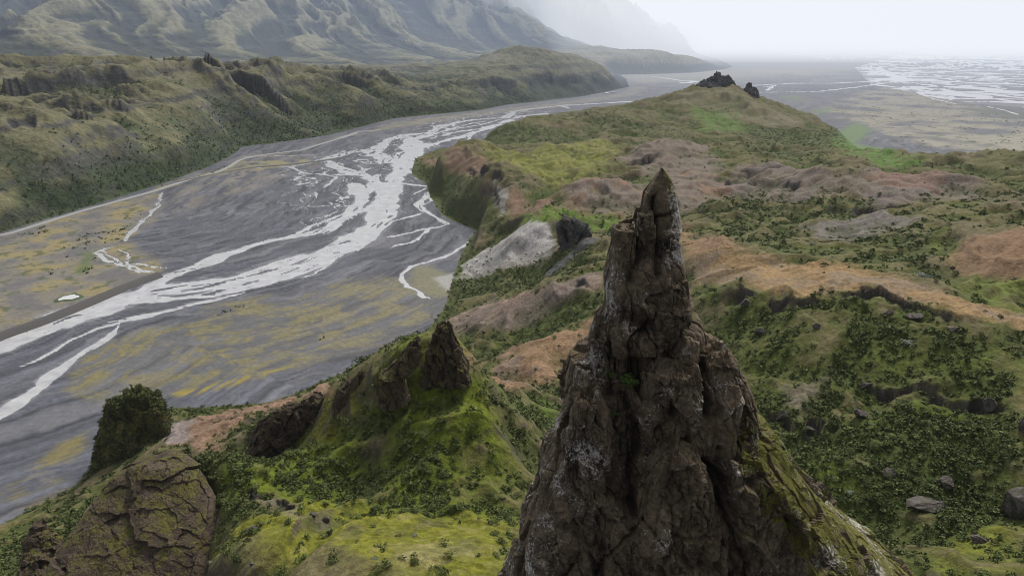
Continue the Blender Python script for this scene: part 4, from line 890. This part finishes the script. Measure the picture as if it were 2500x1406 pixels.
SIL = [(ul, v) for v, ul, ur in SPIRE_T] + [(ur, v) for v, ul, ur in SPIRE_T][::-1]
def scatter(n_, r0, r1):
    r_ = np.sqrt(rng.uniform(r0 * r0, r1 * r1, n_)); a_ = rng.uniform(math.radians(-46), math.radians(46), n_); x, y = r_ * np.sin(a_), r_ * np.cos(a_)
    ok = rng.uniform(size=n_) < field(SCR_H, x, y) * (1 - .8 * field(np.clip(ROCKM, 0, 1), x, y)) * (field(SLOPE, x, y) < 2.6); return x[ok], y[ok]
def visible(x, y, z, skip_spire=True):
    u, v = project(x, y, z); ok = (u > -15) & (u < 1471) & (v < 835)
    for t in np.linspace(.45, .985, 60): ok &= ground(x * t, y * t) < CAMZ + (z + 2.5 - CAMZ) * t
    if skip_spire: ok &= poly_sdf(u, v, SIL) < 2
    return ok
def dens(n_, r0, r1, s0, s1):
    x, y = scatter(n_, r0, r1); z = ground(x, y); s_ = rng.uniform(s0, s1, len(x)) * (.7 + .6 * rng.uniform(size=len(x)) ** 2); k_ = visible(x, y, z, False); return np.stack([x, y, z], 1)[k_], s_[k_]
p1, s1 = dens(60000, 100, 340, .55, 2.1)
p2, s2 = dens(60000, 340, 800, .8, 2.6)
p3, s3 = dens(60000, 800, 2100, 1.5, 3.0)
nb = 90000; rb = np.sqrt(rng.uniform(800 ** 2, 2700 ** 2, nb)); ab = rng.uniform(math.radians(-40), math.radians(8), nb); xb, yb = rb * np.sin(ab), rb * np.cos(ab)
kb = rng.uniform(size=nb) < field(SCR_M, xb, yb); xb, yb = xb[kb], yb[kb]; zb = ground(xb, yb); kb = visible(xb, yb, zb, False) & (zb > .5); p4 = np.stack([xb, yb, zb], 1)[kb]; s4 = rng.uniform(1.4, 4.2, len(p4))
print('bluff scrub', len(p4))
print('scatter', len(p1), len(p2), len(p3), time.time() - T0)
app = s1 / np.linalg.norm(p1 - np.array([0, 0, CAMZ]), axis=1); vis = visible(p1[:, 0], p1[:, 1], p1[:, 2]); app = np.where(vis, app, 0)
order = np.argsort(-app); ind = order[:288]; rest = np.ones(len(p1), bool); rest[ind] = False
metas = []
for k_, (v, f, c) in enumerate(NEAR_S):
    o = mesh_np('birch_shrub', v, f, MAT_LEAF, c, smooth=False); metas.append(o)
firstuse = [True] * len(metas)
for i in ind:
    k_ = i % len(metas)
    if firstuse[k_]: o = metas[k_]; firstuse[k_] = False
    else: o = metas[k_].copy(); COL.objects.link(o)
    x, y, z = p1[i]; s_ = s1[i]; o.location = (x, y, z - .1 * s_); o.rotation_euler = (0, 0, rng.uniform(0, 6.28)); o.scale = (s_, s_, s_ * rng.uniform(.8, 1.15))
    if x < 0: set_props(o, 'dark green birch shrub on the green slope left of the spire', 'shrub', 'birch shrubs left of the spire')
    else: set_props(o, 'dark green birch shrub in the bowl right of the spire', 'shrub', 'birch shrubs right of the spire')
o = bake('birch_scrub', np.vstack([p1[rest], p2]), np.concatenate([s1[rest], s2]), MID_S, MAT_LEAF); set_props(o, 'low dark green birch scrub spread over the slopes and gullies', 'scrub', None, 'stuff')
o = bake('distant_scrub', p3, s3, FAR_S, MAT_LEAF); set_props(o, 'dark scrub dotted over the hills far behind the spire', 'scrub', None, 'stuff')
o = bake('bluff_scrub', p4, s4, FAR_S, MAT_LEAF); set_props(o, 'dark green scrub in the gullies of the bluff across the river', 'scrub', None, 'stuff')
# shrubs clothing the rock stack at the edge of the gravel
me = STACK.data; nv = len(me.vertices); cc = np.zeros(nv * 3, f32); me.vertices.foreach_get('co', cc); cc = cc.reshape(-1, 3); sel = rng.choice(nv, 2600, replace=False); pp = cc[sel]; pp = pp[(pp[:, 2] > 1)]
keep = fbm3(pp / 12, 3, 801) > -.32; pp = pp[keep]
o = bake('stack_scrub', pp, rng.uniform(.9, 1.9, len(pp)), MID_S, MAT_LEAF); set_props(o, 'dense dark green shrubs clothing the rock stack by the gravel plain', 'scrub', None, 'stuff')
# silvery willows
WIL = [(469, 757, 16, 'silver grey willow cushion near the end of the narrow earth ledge'), (300, 800, 13, 'small silvery willow at the bottom edge beside the rock dome'), (533, 795, 14, 'pale silvery willow in the mossy foreground grass'), (1155, 348, 12, 'pale willow patch beside the brown plateau path'),
       (1290, 488, 22, 'silvery willow patch on the slope below the right half of the plateau'), (1310, 394, 26, 'wide silvery willow patch on the grass right of the plateau'), (1240, 630 - 26, 12, 'silvery willow in the green bowl below the long ledge'), (590, 762, 12, 'pale willow by the foot of the shrub slope'), (1208, 700, 14, 'silvery willow among the shrubs beside the mossy spire shoulder')]
wv, wf, wc = shrub_mesh(260, 7, .10, rng, .45); first = None
for u, v, w_, lb in WIL:
    x, y, z = hit_t(u, v); D = math.dist((x, y, z), (0, 0, CAMZ)); s_ = w_ / 2 * D / FPX
    if first is None: first = o = mesh_np('willow_shrub', wv, wf, MAT_WILLOW, wc, smooth=False)
    else: o = first.copy(); COL.objects.link(o)
    o.location = (x, y, z - .05); o.scale = (s_, s_, s_ * .7); o.rotation_euler = (0, 0, u); set_props(o, lb, 'shrub')
print('shrubs', time.time() - T0)

# ------------------------------------------------------------------ road, levee, pond
def plain_mat(name, rgb, rough=.9, ns=.8, v=.2):
    m, nt, b = new_mat(name); geo = nd(nt, 'ShaderNodeNewGeometry'); n1 = noise(nt, geo.outputs['Position'], ns, 5, .65)
    r_ = ramp(nt, n1.outputs[0], [(.3, tuple(c * (1 - v) for c in rgb)), (.7, tuple(c * (1 + v) for c in rgb))]); lk(nt, r_.outputs[0], b.inputs['Base Color']); b.inputs['Roughness'].default_value = rough; return m
def strip(name, pts, prof, mat_, n_=160):
    """sweep a cross section (offset, height) along a line on the plain"""
    P = np.array(pts, float); seg = np.hypot(*np.diff(P, axis=0).T); key = np.concatenate([[0], np.cumsum(seg)]); t = np.linspace(0, key[-1], n_); px_ = np.interp(t, key, P[:, 0]); py_ = np.interp(t, key, P[:, 1])
    ker_ = np.ones(9) / 9; px_[4:-4] = np.convolve(px_, ker_, 'valid'); py_[4:-4] = np.convolve(py_, ker_, 'valid')
    tx, ty = np.gradient(px_), np.gradient(py_); l = np.hypot(tx, ty); nx, ny_ = -ty / l, tx / l
    jit = pn2(t / 12, t * 0, 900) * .25
    co_ = np.stack([np.stack([px_ + nx * (o_ + jit * (abs(o_) > 1)), py_ + ny_ * (o_ + jit * (abs(o_) > 1)), np.full(n_, h_) + .12 * jit], 1) for o_, h_ in prof], 1); k_ = len(prof)
    i, j = np.meshgrid(np.arange(n_ - 1), np.arange(k_ - 1), indexing='ij'); fc = np.stack([i * k_ + j, i * k_ + j + 1, (i + 1) * k_ + j + 1, (i + 1) * k_ + j], -1).reshape(-1, 4)
    return set_props(mesh_np(name, co_.reshape(-1, 3), fc, mat_), kind='structure')
ROADP = [(-1050, 760)] + [flat(*p) for p in [Z4(0, 208), Z4(300, 113), Z4(600, 31), Z1(740, 712), Z1(850, 685), Z1(905, 660), Z1(950, 630), Z1(1050, 611), Z1(1180, 597), Z1(1300, 560), Z1(1420, 525), Z2(30, 552), Z2(120, 522), Z2(210, 514)]]
strip('gravel_road', ROADP, [(-5.5, -.2), (-4, .95), (4, .95), (5.5, -.2)], plain_mat('pale_gravel_road', (.24, .235, .23)), 300)
LEV = [(-900, 290)] + [flat(*p) for p in [Z4(-80, 640), Z4(0, 603), Z4(150, 552), Z4(300, 492), Z4(450, 428), Z4(560, 385), Z4(625, 362)]]
strip('levee_bank', LEV, [(-9, -.3), (-3.2, 3.6), (3.2, 3.6), (9, -.3)], plain_mat('levee_stone', (.06, .056, .052), .9, 1.5, .35), 220)
LEV2 = [flat(*p) for p in [Z1(640, 735), Z1(800, 700), Z1(900, 680), Z1(1000, 663), Z1(1150, 652), Z1(1280, 636), Z1(1370, 620)]]
strip('levee_bank', LEV2, [(-4, -.3), (-1.6, 1.8), (1.6, 1.8), (4, -.3)], plain_mat('levee_earth', (.085, .085, .082), .9, 1.5, .35), 160)
px0, py0 = flat(98.5, 424); th = np.linspace(0, 2 * math.pi, 48, endpoint=False); rad_ = 1 + .16 * np.sin(2 * th + 1) + .12 * np.sin(3 * th + 2.2) + .07 * np.sin(5 * th) + .05 * np.sin(9 * th + 1)
pond = np.stack([px0 + 7.5 * rad_ * np.cos(th), py0 + 8.5 * rad_ * np.sin(th), np.full(48, .95)], 1)
bm = bmesh.new(); bm.faces.new([bm.verts.new(p) for p in pond]); me = bpy.data.meshes.new('pond'); bm.to_mesh(me); bm.free(); me.materials.append(plain_mat('bright_pond_water', (.48, .48, .48), .2, .3, .05)); o = bpy.data.objects.new('pond', me); COL.objects.link(o); set_props(o, kind='structure')
rimv = np.concatenate([np.stack([px0 + k_[0] * rad_ * np.cos(th), py0 + k_[1] * rad_ * np.sin(th), np.full(48, k_[2])], 1) for k_ in ((7.3, 8.3, .9), (8.6, 9.8, 1.5), (11, 13, .05))]); i = np.arange(48); i2 = (i + 1) % 48
set_props(mesh_np('pond_bank', rimv, np.vstack([np.stack([i + a_, i2 + a_, i2 + a_ + 48, i + a_ + 48], 1) for a_ in (0, 48)]), plain_mat('green_bank', (.045, .065, .022), .9, .8, .4)), kind='structure')
# shrubs dotted over the plain (one mesh of ground cover)
pts = []
def dots(poly, n_, z=.3):
    P = np.array([flat(*p) for p in poly]); lo, hi = P.min(0), P.max(0); q = rng.uniform(lo, hi, (n_, 2)); q = q[(poly_sdf(q[:, 0], q[:, 1], P) > 0) & (fbm2(q[:, 0] / 90, q[:, 1] / 90, 3, 177) > rng.uniform(-.35, .35, len(q)))]; pts.append(np.column_stack([q, np.full(len(q), z)]))
dots([Z4(*p) for p in [(330, 190), (480, 160), (520, 200), (460, 240), (300, 300), (200, 360), (160, 330)]], 260)
dots([Z4(*p) for p in [(480, 130), (560, 120), (540, 160), (500, 170)]], 60); dots([Z4(*p) for p in [(60, 200), (200, 160), (260, 150), (200, 190), (80, 215)]], 70); dots([Z4(*p) for p in [(320, 350), (380, 290), (370, 340), (330, 365)]], 90)
dots([Z4(*p) for p in [(845, 520), (910, 492), (930, 495), (870, 520)]], 36); dots([Z4(*p) for p in [(1200, 640), (1260, 600), (1310, 575), (1300, 600), (1240, 640)]], 36); dots([Z4(*p) for p in [(930, 485), (975, 478), (970, 488), (930, 492)]], 14)
dots([Z5(*p) for p in [(220, 390), (250, 370), (290, 470), (400, 460), (390, 500), (270, 480)]], 40); dots([Z1(*p) for p in [(760, 705), (860, 670), (920, 650), (900, 670), (640, 748)]], 150); dots([Z3(*p) for p in [(700, 440), (900, 345), (1456, 480), (1456, 610), (1000, 555)]], 2600)
pp = np.vstack(pts); rr = np.hypot(pp[:, 0], pp[:, 1]); o = bake('plain_scrub', pp, rng.uniform(.5, 1.9, len(pp)) ** 1.5 * np.clip(rr / 900, .8, 1.25), FAR_S, MAT_LEAF); set_props(o, 'green shrubs dotted over the gravel plain on both sides of the river', 'scrub', None, 'stuff')

# ------------------------------------------------------------------ cars and huts far off
def paint(name, rgb, rough=.35):
    m, nt, b = new_mat(name); geo = nd(nt, 'ShaderNodeNewGeometry'); n1 = noise(nt, geo.outputs['Position'], 1.2, 3); r_ = ramp(nt, n1.outputs[0], [(.3, tuple(c * .9 for c in rgb)), (.7, rgb)]); lk(nt, r_.outputs[0], b.inputs['Base Color']); b.inputs['Roughness'].default_value = rough; return m
GLASS = paint('car_glass', (.02, .022, .025), .1); TYRE = paint('tyre_rubber', (.02, .02, .02), .8)
def bm_obj(name, bm, mat_, parent): me = bpy.data.meshes.new(name); bm.to_mesh(me); bm.free(); me.materials.append(mat_); o = bpy.data.objects.new(name, me); COL.objects.link(o); o.parent = parent; return o
def box(bm, x0, x1, y0, y1, z0, z1, tx=0., ty=0.):
    v = [bm.verts.new(p) for p in [(x0, y0, z0), (x1, y0, z0), (x1, y1, z0), (x0, y1, z0), (x0 + tx, y0 + ty, z1), (x1 - tx, y0 + ty, z1), (x1 - tx, y1 - ty, z1), (x0 + tx, y1 - ty, z1)]]
    for f_ in ((3, 2, 1, 0), (4, 5, 6, 7), (0, 1, 5, 4), (1, 2, 6, 5), (2, 3, 7, 6), (3, 0, 4, 7)): bm.faces.new([v[i_] for i_ in f_])
def car(u, v, rgb, label, rot, tall=1.0):
    x, y = flat(u, v); e = bpy.data.objects.new('parked_car', None); COL.objects.link(e); e.location = (x, y, float(ground(x, y)[0]) + .02); e.rotation_euler = (0, 0, rot); set_props(e, label, 'car', 'cars parked by the gravel road')
    pt = paint('car_paint', rgb)
    bm = bmesh.new(); box(bm, -2.2, 2.2, -.92, .92, .42, 1.02 * tall, .1, .06); bmesh.ops.bevel(bm, geom=bm.edges[:], offset=.08, segments=2); bm_obj('body', bm, pt, e)
    bm = bmesh.new(); box(bm, -2.0, 1.0, -.84, .84, 1.022 * tall, 1.72 * tall, .35, .12); bm_obj('cabin_windows', bm, GLASS, e)
    bm = bmesh.new(); box(bm, -1.68, .68, -.73, .73, 1.723 * tall, 1.80 * tall, .05, .04); bm_obj('roof', bm, pt, e)
    for sx in (-1.35, 1.35):
        for sy in (-.86, .86):
            bm = bmesh.new(); bmesh.ops.create_cone(bm, cap_ends=True, segments=16, radius1=.38, radius2=.38, depth=.24); bmesh.ops.rotate(bm, verts=bm.verts, cent=(0, 0, 0), matrix=__import__('mathutils').Matrix.Rotation(math.pi / 2, 3, 'X')); bmesh.ops.translate(bm, verts=bm.verts, vec=(sx, sy, .38)); bm_obj('wheel', bm, TYRE, e)
def zc(x, y): return ((540 + x * .13736) / 1.717, (320 + y * .13736) / 1.717)
car(*zc(628, 392), (.75, .75, .75), 'white van parked alone at the left of the row by the gravel road', .9, 1.25); car(*zc(745, 388), (.35, .36, .38), 'grey car parked left of the pair by the gravel road', .2); car(*zc(793, 388), (.28, .27, .28), 'darker car parked right of the pair by the gravel road', .15); car(*zc(988, 386), (.7, .7, .7), 'white car parked alone at the right, nearest the bend of the road', .1)
def hut(u, v, w_, d_, label, wall, roofc, rot):
    x, y = flat(u, v); e = bpy.data.objects.new('mountain_hut', None); COL.objects.link(e); e.location = (x, y, float(ground(x, y)[0])); e.rotation_euler = (0, 0, rot); set_props(e, label, 'hut')
    bm = bmesh.new(); box(bm, -w_ / 2, w_ / 2, -d_ / 2, d_ / 2, -.5, 3.2); bm_obj('wall', bm, paint('hut_wall', wall, .7), e)
    bm = bmesh.new(); a_ = w_ / 2 + .4; b_ = d_ / 2 + .5; vs = [bm.verts.new(p) for p in [(-a_, -b_, 3.1), (a_, -b_, 3.1), (a_, b_, 3.1), (-a_, b_, 3.1), (-a_, 0, 5.6), (a_, 0, 5.6)]]
    for f_ in ((0, 1, 5, 4), (2, 3, 4, 5), (3, 0, 4), (1, 2, 5)): bm.faces.new([vs[i_] for i_ in f_])
    bm_obj('roof', bm, paint('hut_roof', roofc, .6), e)
    bm = bmesh.new()
    for k_ in (-.3, .3): box(bm, k_ * w_ - .6, k_ * w_ + .6, -d_ / 2 - .03, -d_ / 2 + .05, 1.2, 2.3)
    bm_obj('window', bm, GLASS, e)
hut(862.5, 133.8, 14, 8, 'pale hut with a light roof at the foot of the far bluff', (.55, .55, .53), (.6, .6, .6), .2); hut(872, 133.2, 18, 9, 'long grey green hut at the foot of the far bluff', (.25, .28, .25), (.3, .33, .32), .15)

# moss and flowering tufts on the spire's ledge
def cushion(name, u, v, Yd, wx_, wz_, label, seed, mat_, nq=420, sz=.10):
    rg = np.random.default_rng(seed); v_, f_, c_ = shrub_mesh(nq, 7, sz, rg, .6); x, y, z = at(u, v, Yd); o = mesh_np(name, v_, f_, mat_, c_ * 1.0, smooth=False, parent=SPIRE); o.location = (x, y, z); o.scale = (wx_, wx_ * .7, wz_)
MAT_TUFT = leaf_mat('ledge_herbs', (.055, .095, .018), (.11, .16, .03)); MAT_MOSS = leaf_mat('cushion_moss', (.075, .085, .012), (.16, .17, .024))
for i_, (u, v, Yd, a_, b_) in enumerate([(884, 541, 72.6, 1.5, .8), (899, 546, 72.2, 1.1, .7), (868, 533, 73.0, .9, .5), (872, 590, 70.5, .7, .6)]): cushion('herb_tuft', u, v, Yd, a_, b_, None, 850 + i_, MAT_TUFT)
for i_, (u, v, Yd, a_, b_) in enumerate([(1040, 516, 74.2, 1.0, .8), (1086, 606, 73.0, 1.0, .5), (1098, 624, 72.6, 1.1, .5), (1112, 646, 72.3, 1.1, .5), (1125, 664, 72.0, 1.0, .5)]): cushion('moss_cushion', u, v, Yd, a_, b_, None, 870 + i_, MAT_MOSS, 520, .08)

# ------------------------------------------------------------------ air, sky, light
def glow_haze(name, lo, hi, ext, rgb):
    bm = bmesh.new(); box(bm, lo[0], hi[0], lo[1], hi[1], lo[2], hi[2]); m = bpy.data.materials.new(name + '_air'); m.use_nodes = True; nt = m.node_tree; nt.nodes.remove(nt.nodes['Principled BSDF']); out = nt.nodes['Material Output']
    ab = nd(nt, 'ShaderNodeVolumeAbsorption'); ab.inputs['Color'].default_value = (0, 0, 0, 1); ab.inputs['Density'].default_value = 1 / ext
    em = nd(nt, 'ShaderNodeEmission'); em.inputs['Color'].default_value = (*rgb, 1); em.inputs['Strength'].default_value = 1 / ext  # the air itself glows, standing in for daylight scattered by haze
    ad = nd(nt, 'ShaderNodeAddShader'); lk(nt, ab.outputs[0], ad.inputs[0]); lk(nt, em.outputs[0], ad.inputs[1]); lk(nt, ad.outputs[0], out.inputs['Volume'])
    o = bm_obj(name, bm, m, None); set_props(o, kind='structure'); return o
glow_haze('sky_haze', (-60000, -3000, -60), (60000, 60000, 2500), 70000, (.70, .78, .92))  # glowing haze box around the viewpoint, fills the sky too
glow_haze('mist', (-50000, 2300, -50), (50000, 58000, 2400), 12000, (.60, .71, .92))
glow_haze('mist', (250, 3300, -30), (44000, 55000, 2200), 10000, (.97, .97, .98))
glow_haze('mist', (-45000, 6000, -40), (45000, 56000, 2300), 3000, (1.10, 1.08, 1.04))
SUN_EL, SUN_AZ = math.radians(52), math.radians(25)          # high, ahead and to the right, behind cloud
w = bpy.data.worlds.new('World'); SC.world = w; w.use_nodes = True; nt = w.node_tree; bg = nt.nodes['Background']
sk = nd(nt, 'ShaderNodeTexSky', sky_type='NISHITA'); sk.sun_disc = False; sk.sun_elevation = SUN_EL; sk.sun_rotation = SUN_AZ; sk.dust_density = 4; sk.air_density = 1.2
hs = nd(nt, 'ShaderNodeHueSaturation'); hs.inputs['Saturation'].default_value = .25; lk(nt, sk.outputs[0], hs.inputs['Color']); lk(nt, hs.outputs[0], bg.inputs['Color']); bg.inputs['Strength'].default_value = .135
sl = bpy.data.lights.new('sun', 'SUN'); sl.energy = 3.1; sl.angle = math.radians(12); sl.color = (1, .96, .9); so = bpy.data.objects.new('sun', sl); COL.objects.link(so)
d_ = Vector((math.sin(SUN_AZ) * math.cos(SUN_EL), math.cos(SUN_AZ) * math.cos(SUN_EL), math.sin(SUN_EL))); so.rotation_euler = d_.to_track_quat('Z', 'Y').to_euler()
cam = bpy.data.cameras.new('camera'); cam.sensor_width = 36; cam.lens = 36 * FPX / 1456; cam.clip_start = 1; cam.clip_end = 120000
co_ = bpy.data.objects.new('camera', cam); COL.objects.link(co_); co_.location = (0, 0, CAMZ); co_.rotation_euler = (math.pi / 2 - PITCH, 0, 0); SC.camera = co_
SC.view_settings.view_transform = 'Standard'; SC.view_settings.look = 'None'; SC.view_settings.exposure = 0
SC.cycles.filter_width = 1.0; SC.cycles.max_bounces = 4; SC.cycles.diffuse_bounces = 3; SC.cycles.transparent_max_bounces = 8
print('done', time.time() - T0)
